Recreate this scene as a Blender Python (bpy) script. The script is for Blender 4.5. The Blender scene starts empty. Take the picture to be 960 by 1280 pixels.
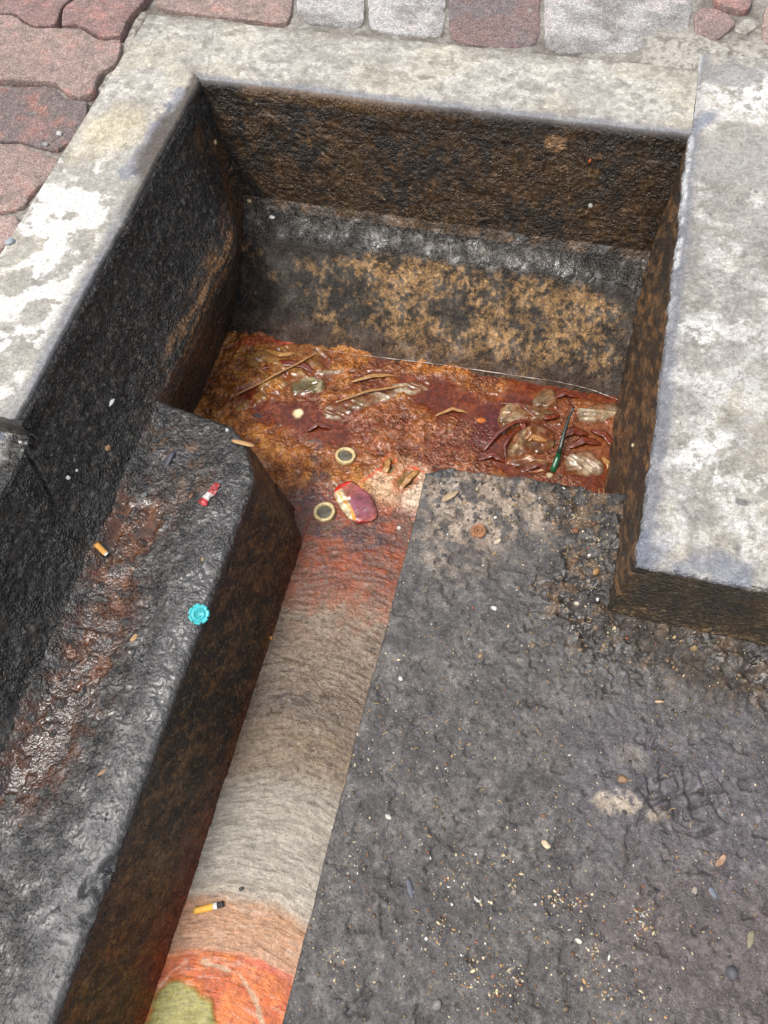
import bpy, bmesh, math, random
import numpy as np
from mathutils import Matrix, Vector

SC = bpy.context.scene
COL = SC.collection
random.seed(11)
rs = np.random.RandomState(5)

# ------------------------------------------------------------------ camera
# calibration from the vanishing points of the pit's edges (photo 960x1280)
FPX, CX, CY, H = 972.0, 480.0, 640.0, 0.86
v1 = np.array([570., -2019., FPX]); v2 = np.array([5848., 1183., -FPX])
AY = v1/np.linalg.norm(v1); AX = v2/np.linalg.norm(v2)
AZ = np.cross(AX, AY); AZ /= np.linalg.norm(AZ)
RW = np.stack([AX, AY, AZ])            # camera axes (x right, y down, z ahead) -> place axes
def at(px, py, z):
    """the point of the place at height z seen at a given spot of the photograph"""
    d = RW @ np.array([px-CX, py-CY, FPX])
    return np.array([0, 0, H]) + d*((z-H)/d[2])
cam = bpy.data.cameras.new("camera"); camo = bpy.data.objects.new("camera", cam); COL.objects.link(camo)
cam.sensor_fit = 'VERTICAL'; cam.sensor_height = 24.0; cam.lens = 24.0*FPX/1280.0
cam.clip_start = 0.02; cam.clip_end = 300
r, u, b = RW[:, 0], -RW[:, 1], -RW[:, 2]
camo.matrix_world = Matrix(((r[0], u[0], b[0], 0), (r[1], u[1], b[1], 0), (r[2], u[2], b[2], H), (0, 0, 0, 1)))
SC.camera = camo

# ------------------------------------------------------------------ sky, sun, exposure
SUN_EL, SUN_AZ = math.radians(66), math.radians(-130)      # azimuth from +Y, towards +X
w = bpy.data.worlds.new("World"); SC.world = w; w.use_nodes = True
nt = w.node_tree
sky = nt.nodes.new('ShaderNodeTexSky'); sky.sky_type = 'NISHITA'; sky.sun_disc = False
sky.sun_elevation = SUN_EL; sky.sun_rotation = SUN_AZ
sky.air_density = 1.0; sky.dust_density = 4.0; sky.ozone_density = 1.0
hsv = nt.nodes.new('ShaderNodeHueSaturation'); hsv.inputs['Saturation'].default_value = 0.35   # veiled, whitish sky
nt.links.new(sky.outputs[0], hsv.inputs['Color']); nt.links.new(hsv.outputs[0], nt.nodes['Background'].inputs[0])
nt.nodes['Background'].inputs[1].default_value = 0.15
sl = bpy.data.lights.new("sun", 'SUN'); sl.energy = 1.3; sl.angle = math.radians(12); sl.color = (1, .97, .92)
so = bpy.data.objects.new("sun", sl); COL.objects.link(so)
sd = Vector((math.sin(SUN_AZ)*math.cos(SUN_EL), math.cos(SUN_AZ)*math.cos(SUN_EL), math.sin(SUN_EL)))
so.rotation_euler = sd.to_track_quat('Z', 'Y').to_euler(); so.location = sd*3
SC.view_settings.view_transform = 'Standard'; SC.view_settings.look = 'None'
SC.view_settings.exposure = 0.8; SC.view_settings.gamma = 1.0

# ------------------------------------------------------------------ numpy noise
T = rs.rand(32, 32, 32).astype(np.float32)
def vn(x, y, z, s, seed=0):
    qx = np.asarray(x, dtype=np.float64)*s+seed*7.31; qy = np.asarray(y, dtype=np.float64)*s+seed*3.17; qz = np.asarray(z, dtype=np.float64)*s+seed*5.77
    qx, qy, qz = np.broadcast_arrays(qx, qy, qz)
    ix = np.floor(qx).astype(np.int64); iy = np.floor(qy).astype(np.int64); iz = np.floor(qz).astype(np.int64)
    fx = qx-ix; fy = qy-iy; fz = qz-iz
    fx = fx*fx*(3-2*fx); fy = fy*fy*(3-2*fy); fz = fz*fz*(3-2*fz)
    x0 = ix & 31; x1 = (ix+1) & 31; y0 = iy & 31; y1 = (iy+1) & 31; z0 = iz & 31; z1 = (iz+1) & 31
    a = T[x0, y0, z0]*(1-fx)+T[x1, y0, z0]*fx; b_ = T[x0, y1, z0]*(1-fx)+T[x1, y1, z0]*fx
    c = T[x0, y0, z1]*(1-fx)+T[x1, y0, z1]*fx; d = T[x0, y1, z1]*(1-fx)+T[x1, y1, z1]*fx
    return (a*(1-fy)+b_*fy)*(1-fz)+(c*(1-fy)+d*fy)*fz
def fbm(x, y, z, s, o=4, seed=0, g=.5):
    r_ = 0; a = 1; t = 0
    for k in range(o):
        r_ = r_+a*vn(x, y, z, s*(2.03**k), seed+k*1.7); t += a; a *= g
    return r_/t
def ridge(x, y, z, s, o=3, seed=0):
    r_ = 0; a = 1; t = 0
    for k in range(o):
        r_ = r_+a*(1-np.abs(2*vn(x, y, z, s*(2.03**k), seed+k*2.3)-1)*2).clip(-1, 1); t += a; a *= .5
    return r_/t
def ss(a, b_, x):
    t = np.clip((x-a)/(b_-a), 0, 1); return t*t*(3-2*t)
def lin(c):
    c = np.array(c, dtype=float)/255.
    return np.where(c <= .04045, c/12.92, ((c+.055)/1.055)**2.4)
def C(r_, g, b_, k=.8): return lin((r_, g, b_))*k
def full(shape, c): return np.broadcast_to(np.array(c, dtype=float), shape+(3,)).copy()
def mix(col, m, c): return col*(1-m[..., None])+np.array(c)*m[..., None]
def spot(X, Y, px, py, z, rx, ry=None, ang=0, soft=.35, n=0, ns=40, seed=0):
    """soft round stain on a level surface, radii in metres, edge broken by noise"""
    p = at(px, py, z); ry = ry or rx; a = math.radians(ang)
    dx, dy = X-p[0], Y-p[1]
    uu = (dx*math.cos(a)+dy*math.sin(a))/rx; vv = (-dx*math.sin(a)+dy*math.cos(a))/ry
    d = np.sqrt(uu*uu+vv*vv)
    if n: d = d+n*(fbm(X, Y, 0, ns, 4, seed)-.5)*2
    return 1-ss(1-soft, 1+soft, d)
def pline(X, Y, pts, z, wd, n=0, ns=60, seed=0):
    """soft line along photo points laid on a level surface"""
    P = [at(a, b_, z) for a, b_ in pts]; D = np.full(X.shape, 9.)
    for p, q in zip(P[:-1], P[1:]):
        v = q-p; t = np.clip(((X-p[0])*v[0]+(Y-p[1])*v[1])/(v[0]**2+v[1]**2), 0, 1)
        D = np.minimum(D, np.hypot(X-p[0]-t*v[0], Y-p[1]-t*v[1]))
    if n: D = D+n*(fbm(X, Y, 0, ns, 3, seed)-.5)
    return 1-ss(wd*.5, wd*1.3, D)

# ------------------------------------------------------------------ mesh + material helpers
def tagit(o, label=None, cat=None, group=None, kind=None):
    if label: o['label'] = label
    if cat: o['category'] = cat
    if group: o['group'] = group
    if kind: o['kind'] = kind
    return o
def thing(name, label, cat, loc=(0, 0, 0), group=None):
    o = bpy.data.objects.new(name, None); COL.objects.link(o); o.location = loc; o.empty_display_size = .02
    return tagit(o, label, cat, group)
def link(name, me, parent=None, m=None):
    o = bpy.data.objects.new(name, me); COL.objects.link(o)
    if m: me.materials.append(m)
    if parent:
        o.parent = parent
        if parent.type == 'EMPTY' and parent.get('fixed'): o.matrix_parent_inverse = Matrix.Translation(parent.location).inverted()
    return o
def grid_mesh(name, P, col, wet, m, keep=None, parent=None, extra=None):
    n, k = P.shape[:2]
    idx = np.arange(n*k).reshape(n, k)
    q = np.stack([idx[:-1, :-1], idx[1:, :-1], idx[1:, 1:], idx[:-1, 1:]], -1).reshape(-1, 4)
    if keep is not None:
        kk = (keep[:-1, :-1] & keep[1:, :-1] & keep[1:, 1:] & keep[:-1, 1:]).reshape(-1); q = q[kk]
    used = None
    V = P.reshape(-1, 3); Cc = col.reshape(-1, 3); W = np.broadcast_to(wet, (n, k)).reshape(-1)
    if keep is not None:
        used = np.unique(q); rem = np.full(n*k, -1); rem[used] = np.arange(len(used)); q = rem[q]; V = V[used]; Cc = Cc[used]; W = W[used]
    a = V[q[:, 1]]-V[q[:, 0]]; c = V[q[:, 3]]-V[q[:, 0]]; nr = np.cross(a, c)
    if np.sum(nr*(np.array([0, 0, H])-V[q[:, 0]])) < 0: q = q[:, ::-1]
    me = bpy.data.meshes.new(name)
    me.vertices.add(len(V)); me.vertices.foreach_set('co', V.astype(np.float32).ravel())
    me.loops.add(len(q)*4); me.loops.foreach_set('vertex_index', q.astype(np.int32).ravel())
    me.polygons.add(len(q)); me.polygons.foreach_set('loop_start', np.arange(0, len(q)*4, 4, dtype=np.int32))
    me.polygons.foreach_set('loop_total', np.full(len(q), 4, dtype=np.int32))
    me.update(calc_edges=True); me.polygons.foreach_set('use_smooth', np.ones(len(q), dtype=bool))
    ca = me.color_attributes.new('Col', 'FLOAT_COLOR', 'POINT')
    ca.data.foreach_set('color', np.concatenate([Cc.clip(0.002, .95), np.ones((len(V), 1))], 1).astype(np.float32).ravel())
    wa = me.attributes.new('Wet', 'FLOAT', 'POINT'); wa.data.foreach_set('value', W.astype(np.float32).clip(0, 1))
    for nm, ar in (extra or {}).items():
        ar = np.asarray(ar); v3 = ar.ndim == 3; ar = ar.reshape(n*k, -1)
        if used is not None: ar = ar[used]
        at2 = me.attributes.new(nm, 'FLOAT_VECTOR' if v3 else 'FLOAT', 'POINT'); at2.data.foreach_set('vector' if v3 else 'value', ar.astype(np.float32).ravel())
    return link(name, me, parent, m)
def normals(P):
    a = np.gradient(P, axis=0); c = np.gradient(P, axis=1); n = np.cross(a, c)
    n /= (np.linalg.norm(n, axis=-1, keepdims=True)+1e-12)
    s = np.sign(np.sum(n*(np.array([0, 0, H])-P), axis=-1, keepdims=True).mean())
    return n*s
def N(nt_, t, **kw):
    n = nt_.nodes.new(t)
    for k, v in kw.items(): setattr(n, k, v)
    return n
def surf_mat(name, attr=True, base=(.5, .5, .5), var=.35, vscale=500, var2=.25, v2scale=90, r0=.85, r1=.2, wet=None,
             bumps=((450, .0012, .8),), metallic=0, specks=None, trans=0, spec=.5, coat=0, vor=None, cells=(), flat=False, flow=None):
    m = bpy.data.materials.new(name); m.use_nodes = True; n_ = m.node_tree; L = n_.links
    bs = n_.nodes['Principled BSDF']; tc = N(n_, 'ShaderNodeTexCoord')
    if attr:
        at_ = N(n_, 'ShaderNodeAttribute', attribute_name='Col'); colr = at_.outputs['Color']
    else:
        rgb = N(n_, 'ShaderNodeRGB'); rgb.outputs[0].default_value = (*base, 1); colr = rgb.outputs[0]
    for sc_, va in ((vscale, var), (v2scale, var2)):
        if va <= 0: continue
        no = N(n_, 'ShaderNodeTexNoise'); no.inputs['Scale'].default_value = sc_; no.inputs['Detail'].default_value = 4
        no.inputs['Roughness'].default_value = .65
        L.new(tc.outputs['Object'], no.inputs['Vector'])
        mr = N(n_, 'ShaderNodeMapRange'); mr.inputs['From Min'].default_value = .3; mr.inputs['From Max'].default_value = .7
        mr.inputs['To Min'].default_value = 1-va; mr.inputs['To Max'].default_value = 1+va
        L.new(no.outputs['Fac'], mr.inputs['Value'])
        vm = N(n_, 'ShaderNodeVectorMath', operation='SCALE'); L.new(colr, vm.inputs[0]); L.new(mr.outputs[0], vm.inputs['Scale']); colr = vm.outputs[0]
    for (sc_, va) in cells:          # every grain a little lighter or darker
        nz = N(n_, 'ShaderNodeTexNoise'); nz.inputs['Scale'].default_value = sc_*1.3; L.new(tc.outputs['Object'], nz.inputs['Vector'])
        vs = N(n_, 'ShaderNodeVectorMath', operation='SCALE'); L.new(nz.outputs['Color'], vs.inputs[0]); vs.inputs['Scale'].default_value = 1.2/sc_
        va_ = N(n_, 'ShaderNodeVectorMath', operation='ADD'); L.new(tc.outputs['Object'], va_.inputs[0]); L.new(vs.outputs[0], va_.inputs[1])
        vo = N(n_, 'ShaderNodeTexVoronoi'); vo.inputs['Scale'].default_value = sc_; L.new(va_.outputs[0], vo.inputs['Vector'])
        sp = N(n_, 'ShaderNodeSeparateColor'); L.new(vo.outputs['Color'], sp.inputs[0])
        pw = N(n_, 'ShaderNodeMath', operation='POWER'); L.new(sp.outputs[0], pw.inputs[0]); pw.inputs[1].default_value = 1.6
        mr = N(n_, 'ShaderNodeMapRange'); L.new(pw.outputs[0], mr.inputs['Value']); mr.inputs['To Min'].default_value = 1-va; mr.inputs['To Max'].default_value = 1+va*1.7
        vm = N(n_, 'ShaderNodeVectorMath', operation='SCALE'); L.new(colr, vm.inputs[0]); L.new(mr.outputs[0], vm.inputs['Scale']); colr = vm.outputs[0]
    if specks:
        for (sc_, thr, c_) in specks:
            vo = N(n_, 'ShaderNodeTexVoronoi'); vo.inputs['Scale'].default_value = sc_; L.new(tc.outputs['Object'], vo.inputs['Vector'])
            sp = N(n_, 'ShaderNodeSeparateColor'); L.new(vo.outputs['Color'], sp.inputs[0])
            g = N(n_, 'ShaderNodeMath', operation='GREATER_THAN'); g.inputs[1].default_value = thr; L.new(sp.outputs[0], g.inputs[0])
            d = N(n_, 'ShaderNodeMath', operation='LESS_THAN'); d.inputs[1].default_value = .32; L.new(vo.outputs['Distance'], d.inputs[0])
            mu = N(n_, 'ShaderNodeMath', operation='MULTIPLY'); L.new(g.outputs[0], mu.inputs[0]); L.new(d.outputs[0], mu.inputs[1])
            mx = N(n_, 'ShaderNodeMix', data_type='RGBA'); L.new(mu.outputs[0], mx.inputs[0]); L.new(colr, mx.inputs[6]); mx.inputs[7].default_value = (*c_, 1)
            colr = mx.outputs[2]
    L.new(colr, bs.inputs['Base Color'])
    if wet is None and attr:
        wa = N(n_, 'ShaderNodeAttribute', attribute_name='Wet')
        no = N(n_, 'ShaderNodeTexNoise'); no.inputs['Scale'].default_value = 160; no.inputs['Detail'].default_value = 3
        L.new(tc.outputs['Object'], no.inputs['Vector'])
        ad = N(n_, 'ShaderNodeMath', operation='MULTIPLY_ADD'); L.new(no.outputs['Fac'], ad.inputs[0]); ad.inputs[1].default_value = .5
        sb = N(n_, 'ShaderNodeMath', operation='SUBTRACT'); L.new(wa.outputs['Fac'], sb.inputs[0]); sb.inputs[1].default_value = .25; L.new(sb.outputs[0], ad.inputs[2])
        mr = N(n_, 'ShaderNodeMapRange'); L.new(ad.outputs[0], mr.inputs['Value']); mr.inputs['To Min'].default_value = r0; mr.inputs['To Max'].default_value = r1
        L.new(mr.outputs[0], bs.inputs['Roughness'])
    else:
        bs.inputs['Roughness'].default_value = r0 if wet is None else wet
    prev = None; fl_ = None
    if flat:      # standing liquid lies smooth: relief fades where 'Flat' is 1
        fa_ = N(n_, 'ShaderNodeAttribute', attribute_name='Flat')
        fm = N(n_, 'ShaderNodeMapRange'); L.new(fa_.outputs['Fac'], fm.inputs['Value']); fm.inputs['To Min'].default_value = 1; fm.inputs['To Max'].default_value = .10; fl_ = fm.outputs[0]
    if vor:       # relief comes and goes over the surface
        mn = N(n_, 'ShaderNodeTexNoise'); mn.inputs['Scale'].default_value = 32; mn.inputs['Detail'].default_value = 3; L.new(tc.outputs['Object'], mn.inputs['Vector'])
        m2 = N(n_, 'ShaderNodeMapRange'); L.new(mn.outputs['Fac'], m2.inputs['Value']); m2.inputs['From Min'].default_value = .36; m2.inputs['From Max'].default_value = .62; m2.inputs['To Min'].default_value = .22; m2.inputs['To Max'].default_value = 1.15
        if fl_ is None: fl_ = m2.outputs[0]
        else:
            mm = N(n_, 'ShaderNodeMath', operation='MULTIPLY'); L.new(fl_, mm.inputs[0]); L.new(m2.outputs[0], mm.inputs[1]); fl_ = mm.outputs[0]
    def strength(bu, st):
        if fl_ is None: bu.inputs['Strength'].default_value = st; return
        mm = N(n_, 'ShaderNodeMath', operation='MULTIPLY'); L.new(fl_, mm.inputs[0]); mm.inputs[1].default_value = st; L.new(mm.outputs[0], bu.inputs['Strength'])
    if flow:      # fine wrinkles drawn out across the stream
        fo = N(n_, 'ShaderNodeAttribute', attribute_name='Flow')
        no = N(n_, 'ShaderNodeTexNoise'); no.inputs['Scale'].default_value = flow[0]; no.inputs['Detail'].default_value = 4; no.inputs['Roughness'].default_value = .55; L.new(fo.outputs['Vector'], no.inputs['Vector'])
        bu = N(n_, 'ShaderNodeBump'); strength(bu, 1.); bu.inputs['Distance'].default_value = flow[1]; L.new(no.outputs['Fac'], bu.inputs['Height']); prev = bu.outputs[0]
        mr = N(n_, 'ShaderNodeMapRange'); mr.inputs['From Min'].default_value = .36; mr.inputs['From Max'].default_value = .58; mr.inputs['To Min'].default_value = .74; mr.inputs['To Max'].default_value = 1.08; L.new(no.outputs['Fac'], mr.inputs['Value'])
        vm = N(n_, 'ShaderNodeVectorMath', operation='SCALE'); L.new(colr, vm.inputs[0]); L.new(mr.outputs[0], vm.inputs['Scale']); L.new(vm.outputs[0], bs.inputs['Base Color'])
    for (sc_, dist, st) in bumps:
        no = N(n_, 'ShaderNodeTexNoise'); no.inputs['Scale'].default_value = sc_; no.inputs['Detail'].default_value = 5; no.inputs['Roughness'].default_value = .6
        L.new(tc.outputs['Object'], no.inputs['Vector'])
        bu = N(n_, 'ShaderNodeBump'); strength(bu, st); bu.inputs['Distance'].default_value = dist
        L.new(no.outputs['Fac'], bu.inputs['Height'])
        if prev: L.new(prev, bu.inputs['Normal'])
        prev = bu.outputs[0]
    if vor:
        nz = N(n_, 'ShaderNodeTexNoise'); nz.inputs['Scale'].default_value = vor[0]*.7; L.new(tc.outputs['Object'], nz.inputs['Vector'])
        vs = N(n_, 'ShaderNodeVectorMath', operation='SCALE'); L.new(nz.outputs['Color'], vs.inputs[0]); vs.inputs['Scale'].default_value = 1.6/vor[0]
        vd = N(n_, 'ShaderNodeVectorMath', operation='ADD'); L.new(tc.outputs['Object'], vd.inputs[0]); L.new(vs.outputs[0], vd.inputs[1])
        vo = N(n_, 'ShaderNodeTexVoronoi', feature='SMOOTH_F1'); vo.inputs['Scale'].default_value = vor[0]; vo.inputs['Smoothness'].default_value = .6; L.new(vd.outputs[0], vo.inputs['Vector'])
        bu = N(n_, 'ShaderNodeBump', invert=True); strength(bu, vor[2]); bu.inputs['Distance'].default_value = vor[1]
        L.new(vo.outputs['Distance'], bu.inputs['Height'])
        if prev: L.new(prev, bu.inputs['Normal'])
        prev = bu.outputs[0]
    if prev: L.new(prev, bs.inputs['Normal'])
    bs.inputs['Metallic'].default_value = metallic; bs.inputs['Transmission Weight'].default_value = trans
    bs.inputs['Specular IOR Level'].default_value = spec; bs.inputs['Coat Weight'].default_value = coat; bs.inputs['Coat Roughness'].default_value = .08
    return m

M_CONC = surf_mat('weathered_concrete', var=.22, vscale=800, var2=.14, v2scale=130, r0=.92, r1=.5, bumps=((170, .003, .6), (700, .0012, .7)),
                  specks=((330, .94, (.16, .155, .15)),), cells=((420, .14), (170, .08)))
M_WALL = surf_mat('greasy_black_wall', var=.35, vscale=420, var2=.35, v2scale=120, r0=.92, r1=.08, bumps=((150, .007, .7), (420, .0028, .9)),
                  vor=(280, .0040, .9), cells=((260, .35),), spec=.6)
M_FLOOR = surf_mat('grimy_floor', var=.28, vscale=750, var2=.2, v2scale=110, r0=.8, r1=.22, bumps=((150, .005, .6), (520, .0018, .8)),
                   vor=(330, .0022, .5), cells=((520, .22), (210, .12)))
M_BLOCK = surf_mat('wet_tar_crust', flat=True, var=.25, vscale=420, var2=.2, v2scale=120, r0=.5, r1=.07, bumps=((140, .007, .8), (450, .0024, .8)),
                   vor=(250, .0045, .9), cells=((230, .25),), spec=.65)
M_SCUM = surf_mat('sewage_scum', flat=True, flow=(300, .0022), var=.28, vscale=380, var2=.22, v2scale=140, r0=.55, r1=.05, bumps=((150, .006, .6), (480, .0012, .5)), spec=.5)
M_POOL = surf_mat('sewage_sludge', flat=True, var=.3, vscale=380, var2=.25, v2scale=140, r0=.5, r1=.04, bumps=((140, .008, .7), (420, .0015, .5)), vor=(190, .005, .8), spec=.5, cells=((200, .25),))
M_PAVE = surf_mat('concrete_paver', var=.28, vscale=650, var2=.25, v2scale=90, r0=.92, r1=.6, bumps=((300, .004, .8),),
                  specks=((430, .93, (.42, .38, .36)), (380, .95, (.09, .08, .08))), cells=((480, .3),))
M_BED = surf_mat('sandy_mortar', attr=False, base=(.20, .185, .165), var=.5, vscale=300, var2=.4, v2scale=60, r0=.95, bumps=((200, .003, .9),))
M_STONE = surf_mat('pebble', var=.2, vscale=300, var2=0, r0=.7, r1=.25, bumps=((400, .0006, .4),))

# ------------------------------------------------------------------ levels and lines of the place (metres)
XL, XR, YB, YS, YKF = -0.679, 0.1533, 1.154, 0.404, 0.430
ZF, ZP = -0.183, -0.389
XE = -0.142          # floor edge along the channel
XBK = -0.397         # gutter block's edge along the channel
ST = .0018


# ---- kerb frame: back and left arms, swept profiles (top, rounded lip, wall) meeting in the corner
WK = .165
zw = -np.concatenate([np.linspace(.008, .240, 112), np.linspace(.243, .275, 18), np.linspace(.278, .405, 74)])
def pr(z, pts):
    a = np.array(sorted(pts)); return np.interp(z, a[:, 0], a[:, 1])
PB = [(0, YB), (-.235, YB-.010), (-.258, YB-.028), (-.268, YB-.058), (-.30, YB-.092), (-.389, .922), (-.41, .900)]
PL = [(0, XL), (-.05, XL+.012), (-.13, XL+.045), (-.185, -.600), (-.215, -.598), (-.25, -.613), (-.389, -.642), (-.41, -.645)]
PL2 = [(0, XL), (-.12, XL+.014), (-.2, -.655), (-.25, -.648), (-.389, -.650), (-.41, -.652)]
def sweep(outer, inner, wall_pts, ztop=0., rr=.007):
    sg = np.sign(inner-outer); n = int((abs(inner-outer)-rr)/ST)
    top = np.linspace(outer, inner-sg*rr, n); an = np.linspace(0, math.pi/2, 7)[1:]
    rx = inner-sg*rr+sg*rr*np.sin(an); rz = -rr+rr*np.cos(an)
    z_w = zw[zw < -rr-.001]-0
    z_w = z_w[z_w < ztop-rr]
    c = np.concatenate([[outer]*3, top, rx, pr(z_w, wall_pts)])
    z = np.concatenate([[ztop-.06, ztop-.03, ztop-.01], np.full(n, ztop), ztop+rz, z_w])
    return c, z, 3+n
BLK = C(48, 45, 41, 1.); BRN = C(84, 66, 47, 1.); TAN = C(180, 148, 104, 1.); GRY = C(104, 104, 108, 1.); RUST = C(122, 66, 32, 1.)
def kerbcolour(X, Y, d):
    """pale cement with greyer worn islands; d = distance to the pit's inner edge"""
    g = fbm(X, Y, 0, 9, 4, 2); f = fbm(X, Y, 0, 30, 5, 5); h = fbm(X, Y, 0, 120, 4, 8)
    c = full(X.shape, C(184, 179, 170, .66))
    c = mix(c, ss(.40, .60, f)*.6, C(206, 201, 190, .66))
    c = mix(c, ss(.50, .66, h)*.5, C(226, 222, 212, .66)); c = mix(c, ss(.47, .36, h)*.35, C(150, 146, 138, .66))
    c = mix(c, ss(.52, .60, fbm(X, Y, 0, 48, 4, 31))*.4, C(160, 157, 150, .66))
    c = mix(c, ss(.52, .62, g)*.4, C(204, 194, 170, .66))
    c = mix(c, ss(.54, .60, fbm(X, Y, 0, 13, 5, 35))*.35, C(146, 140, 128, .66)); c = mix(c, ss(.57, .62, fbm(X, Y, 0, 70, 4, 36))*.4, C(120, 114, 104, .66))
    e = d+.022*(fbm(X, Y, 0, 32, 4, 12)-.5)
    c = mix(c, (1-ss(.006, .024, e))*.75, C(128, 130, 140, .64))
    return c, f, h
def rough(P, amp, s, seed, fine=.35):
    """crusty relief along the surface normal"""
    X, Y, Z = P[..., 0], P[..., 1], P[..., 2]
    d = (fbm(X, Y, Z, s, 4, seed)-.5)*2+fine*ridge(X, Y, Z, s*2.2, 2, seed+4)+fine*1.6*(fbm(X, Y, Z, 170, 2, seed+6)-.5)
    return P+normals(P)*(d*amp)[..., None]
def wall_paint(P, s0):
    X, Y, Z = P[..., 0], P[..., 1], P[..., 2]
    n1 = fbm(X, Y, Z, 13, 5, s0); n2 = fbm(X, Y, Z, 70, 4, s0+3); n3 = fbm(X, Y, Z, 190, 3, s0+7)
    return X, Y, Z, n1, n2, n3

frame = thing('pit_kerb', 'weathered pale concrete kerb framing the back and left of the black greasy pit', 'kerb', (-.70, 1.24, -.389)); frame['fixed'] = 1
# back arm
c_, z_, nt_ = sweep(YB+WK, YB, PB); it = z_ >= -.0075
xl = np.where(np.arange(len(c_)) < nt_+6, XL-(c_-YB), pr(z_, PL2)-.012)
xl = np.where((np.arange(len(c_)) >= nt_) & (np.arange(len(c_)) < nt_+6), XL-.004, xl)
t = np.linspace(0, 1, 400)[None, :]
X = xl[:, None]*(1-t)+(XR+.002+.02*(z_[:, None] < -.012))*t; Y = np.repeat(c_[:, None], 400, 1); Z = np.repeat(z_[:, None], 400, 1)
Y = Y+.012*(fbm(X, 0, 0, 9, 3, 40)-.5)*ss(YB+.06, YB, c_[:, None])*(z_[:, None] > -.05)*ss(XL+.02, XL+.12, X)
P = np.stack([X, Y, Z], -1)
wl = np.repeat((np.arange(len(c_)) > nt_+5)[:, None], 400, 1)
Pw = rough(P, .0026, 38, 3, .7); Pw = Pw+normals(P)*(.005*(fbm(X, Y, Z, 60, 3, 36)-.4)*ss(-.236, -.25, Z)*ss(-.30, -.27, Z))[..., None]
Pt = P.copy(); Pt[..., 2] += .0035*(fbm(X, Y, 0, 22, 5, 6)-.5)+.0012*(fbm(X, Y, 0, 150, 3, 7)-.5)
k_ = np.clip((np.arange(len(c_))-nt_)/8., 0, 1)[:, None, None]
P2 = Pt*(1-k_)+Pw*k_
d_ = np.abs(Y-YB); kc, f_, h_ = kerbcolour(X, Y, d_)
kc = mix(kc, pline(X, Y, [(268, 25), (264, 60), (258, 95)], 0, .0012, .004)*.6, C(110, 105, 100))
kc = mix(kc, spot(X, Y, 215, 60, 0, .03, .02, 0, .4, .5)*.5, C(150, 146, 138)); kc = mix(kc, spot(X, Y, 400, 70, 0, .05, .02, 0, .3, .5, 60)*.5, C(150, 148, 142))
kc = mix(kc, spot(X, Y, 730, 120, 0, .05, .025, 0, .3, .6, 60)*.5, C(158, 154, 146)); kc = mix(kc, spot(X, Y, 530, 97, 0, .012, .006, 0, .3, .4, 90)*.8, C(120, 116, 108))
kc = mix(kc, ss(YB+.145, YB+.162, Y)*ss(.45, .55, fbm(X, Y, 0, 40, 4, 60))*.6, C(120, 112, 100))
XX, YY, ZZ, n1, n2, n3 = wall_paint(P, 11)
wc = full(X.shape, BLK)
wc = mix(wc, ss(.36, .58, n1*.55+n2*.45)*.9*(ZZ > -.25), BRN)
wc = mix(wc, ss(.55, .66, n3*.5+n2*.5)*.5*(ZZ > -.25), C(120, 92, 64, 1.))
wc = mix(wc, ss(-.075, -.02, ZZ+.05*(n1-.5))*.75*ss(.38, .5, n2+.2*(X < -.3)), BLK*.8)
wc = mix(wc, ss(-.035, -.012, ZZ)*ss(-.62, -.58, X)*ss(-.2, -.38, X)*.9, C(108, 84, 58, 1.))
sx = (X+.05)/.018; sz = (ZZ+.040)/.014
wc = mix(wc, 1-ss(.7, 1.2, np.hypot(sx, sz)+1.2*(n2-.5)), C(150, 118, 84, 1.))
# scuffed pale scratches running down to the right
for (x0, z0, x1, z1, wd) in ((-.60, -.02, -.35, -.20, .0016), (-.47, -.07, -.40, -.115, .0012), (-.50, -.11, -.30, -.23, .001), (-.03, -.06, -.01, -.16, .0012)):
    q = np.clip(((X-x0)*(x1-x0)+(ZZ-z0)*(z1-z0))/((x1-x0)**2+(z1-z0)**2), 0, 1)
    wc = mix(wc, (1-ss(wd*.5, wd*1.6, np.hypot(X-x0-q*(x1-x0), ZZ-z0-q*(z1-z0))))*.55*ss(.4, .5, n3), C(140, 112, 82, 1.))
wc = mix(wc, ss(-.243, -.256, ZZ+.03*(n1-.5))*ss(-.277, -.262, ZZ+.03*(n2-.5))*ss(.40, .56, n3*.5+n2*.5)*.8*ss(.36, .56, n1), C(92, 88, 82, 1.))  # greyish highlights of the light-catching ledge, painted into the wall colour
low = ss(-.272, -.285, ZZ)
wc = mix(wc, low*ss(.47, .64, n2*.3+n1*.5+n3*.2+.13*ss(-.60, -.36, X)-.03-.12*ss(.06, .14, X)-.10*ss(-.355, -.385, ZZ)-.10*ss(-.305, -.275, ZZ)), TAN*.58)
wc = mix(wc, low*ss(.50, .60, n3*.7+n2*.3)*.35*ss(-.6, -.4, X)*ss(.40, .5, n1), TAN*.75)
wc = mix(wc, low*ss(.52, .44, n2*.5+n3*.5)*.8, C(44, 38, 31, 1.))
wc = mix(wc, low*ss(-.35, -.385, ZZ)*.7, C(70, 48, 30, 1.)); wc = wc*(1-.18*low)[..., None]*np.where(low[..., None] > .5, [.95, .82, .66], [.86, .84, .82])
wc = mix(wc, ss(.10, .145, X)*.7, C(46, 38, 30, 1.))
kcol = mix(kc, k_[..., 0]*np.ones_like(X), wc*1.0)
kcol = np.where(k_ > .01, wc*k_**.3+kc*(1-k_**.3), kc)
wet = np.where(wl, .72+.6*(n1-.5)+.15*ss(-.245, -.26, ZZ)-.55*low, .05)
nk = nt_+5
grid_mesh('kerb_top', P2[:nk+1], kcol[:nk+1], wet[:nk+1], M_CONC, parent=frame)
grid_mesh('back_wall', P2[nk:], kcol[nk:], wet[nk:], M_WALL, parent=frame)

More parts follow.
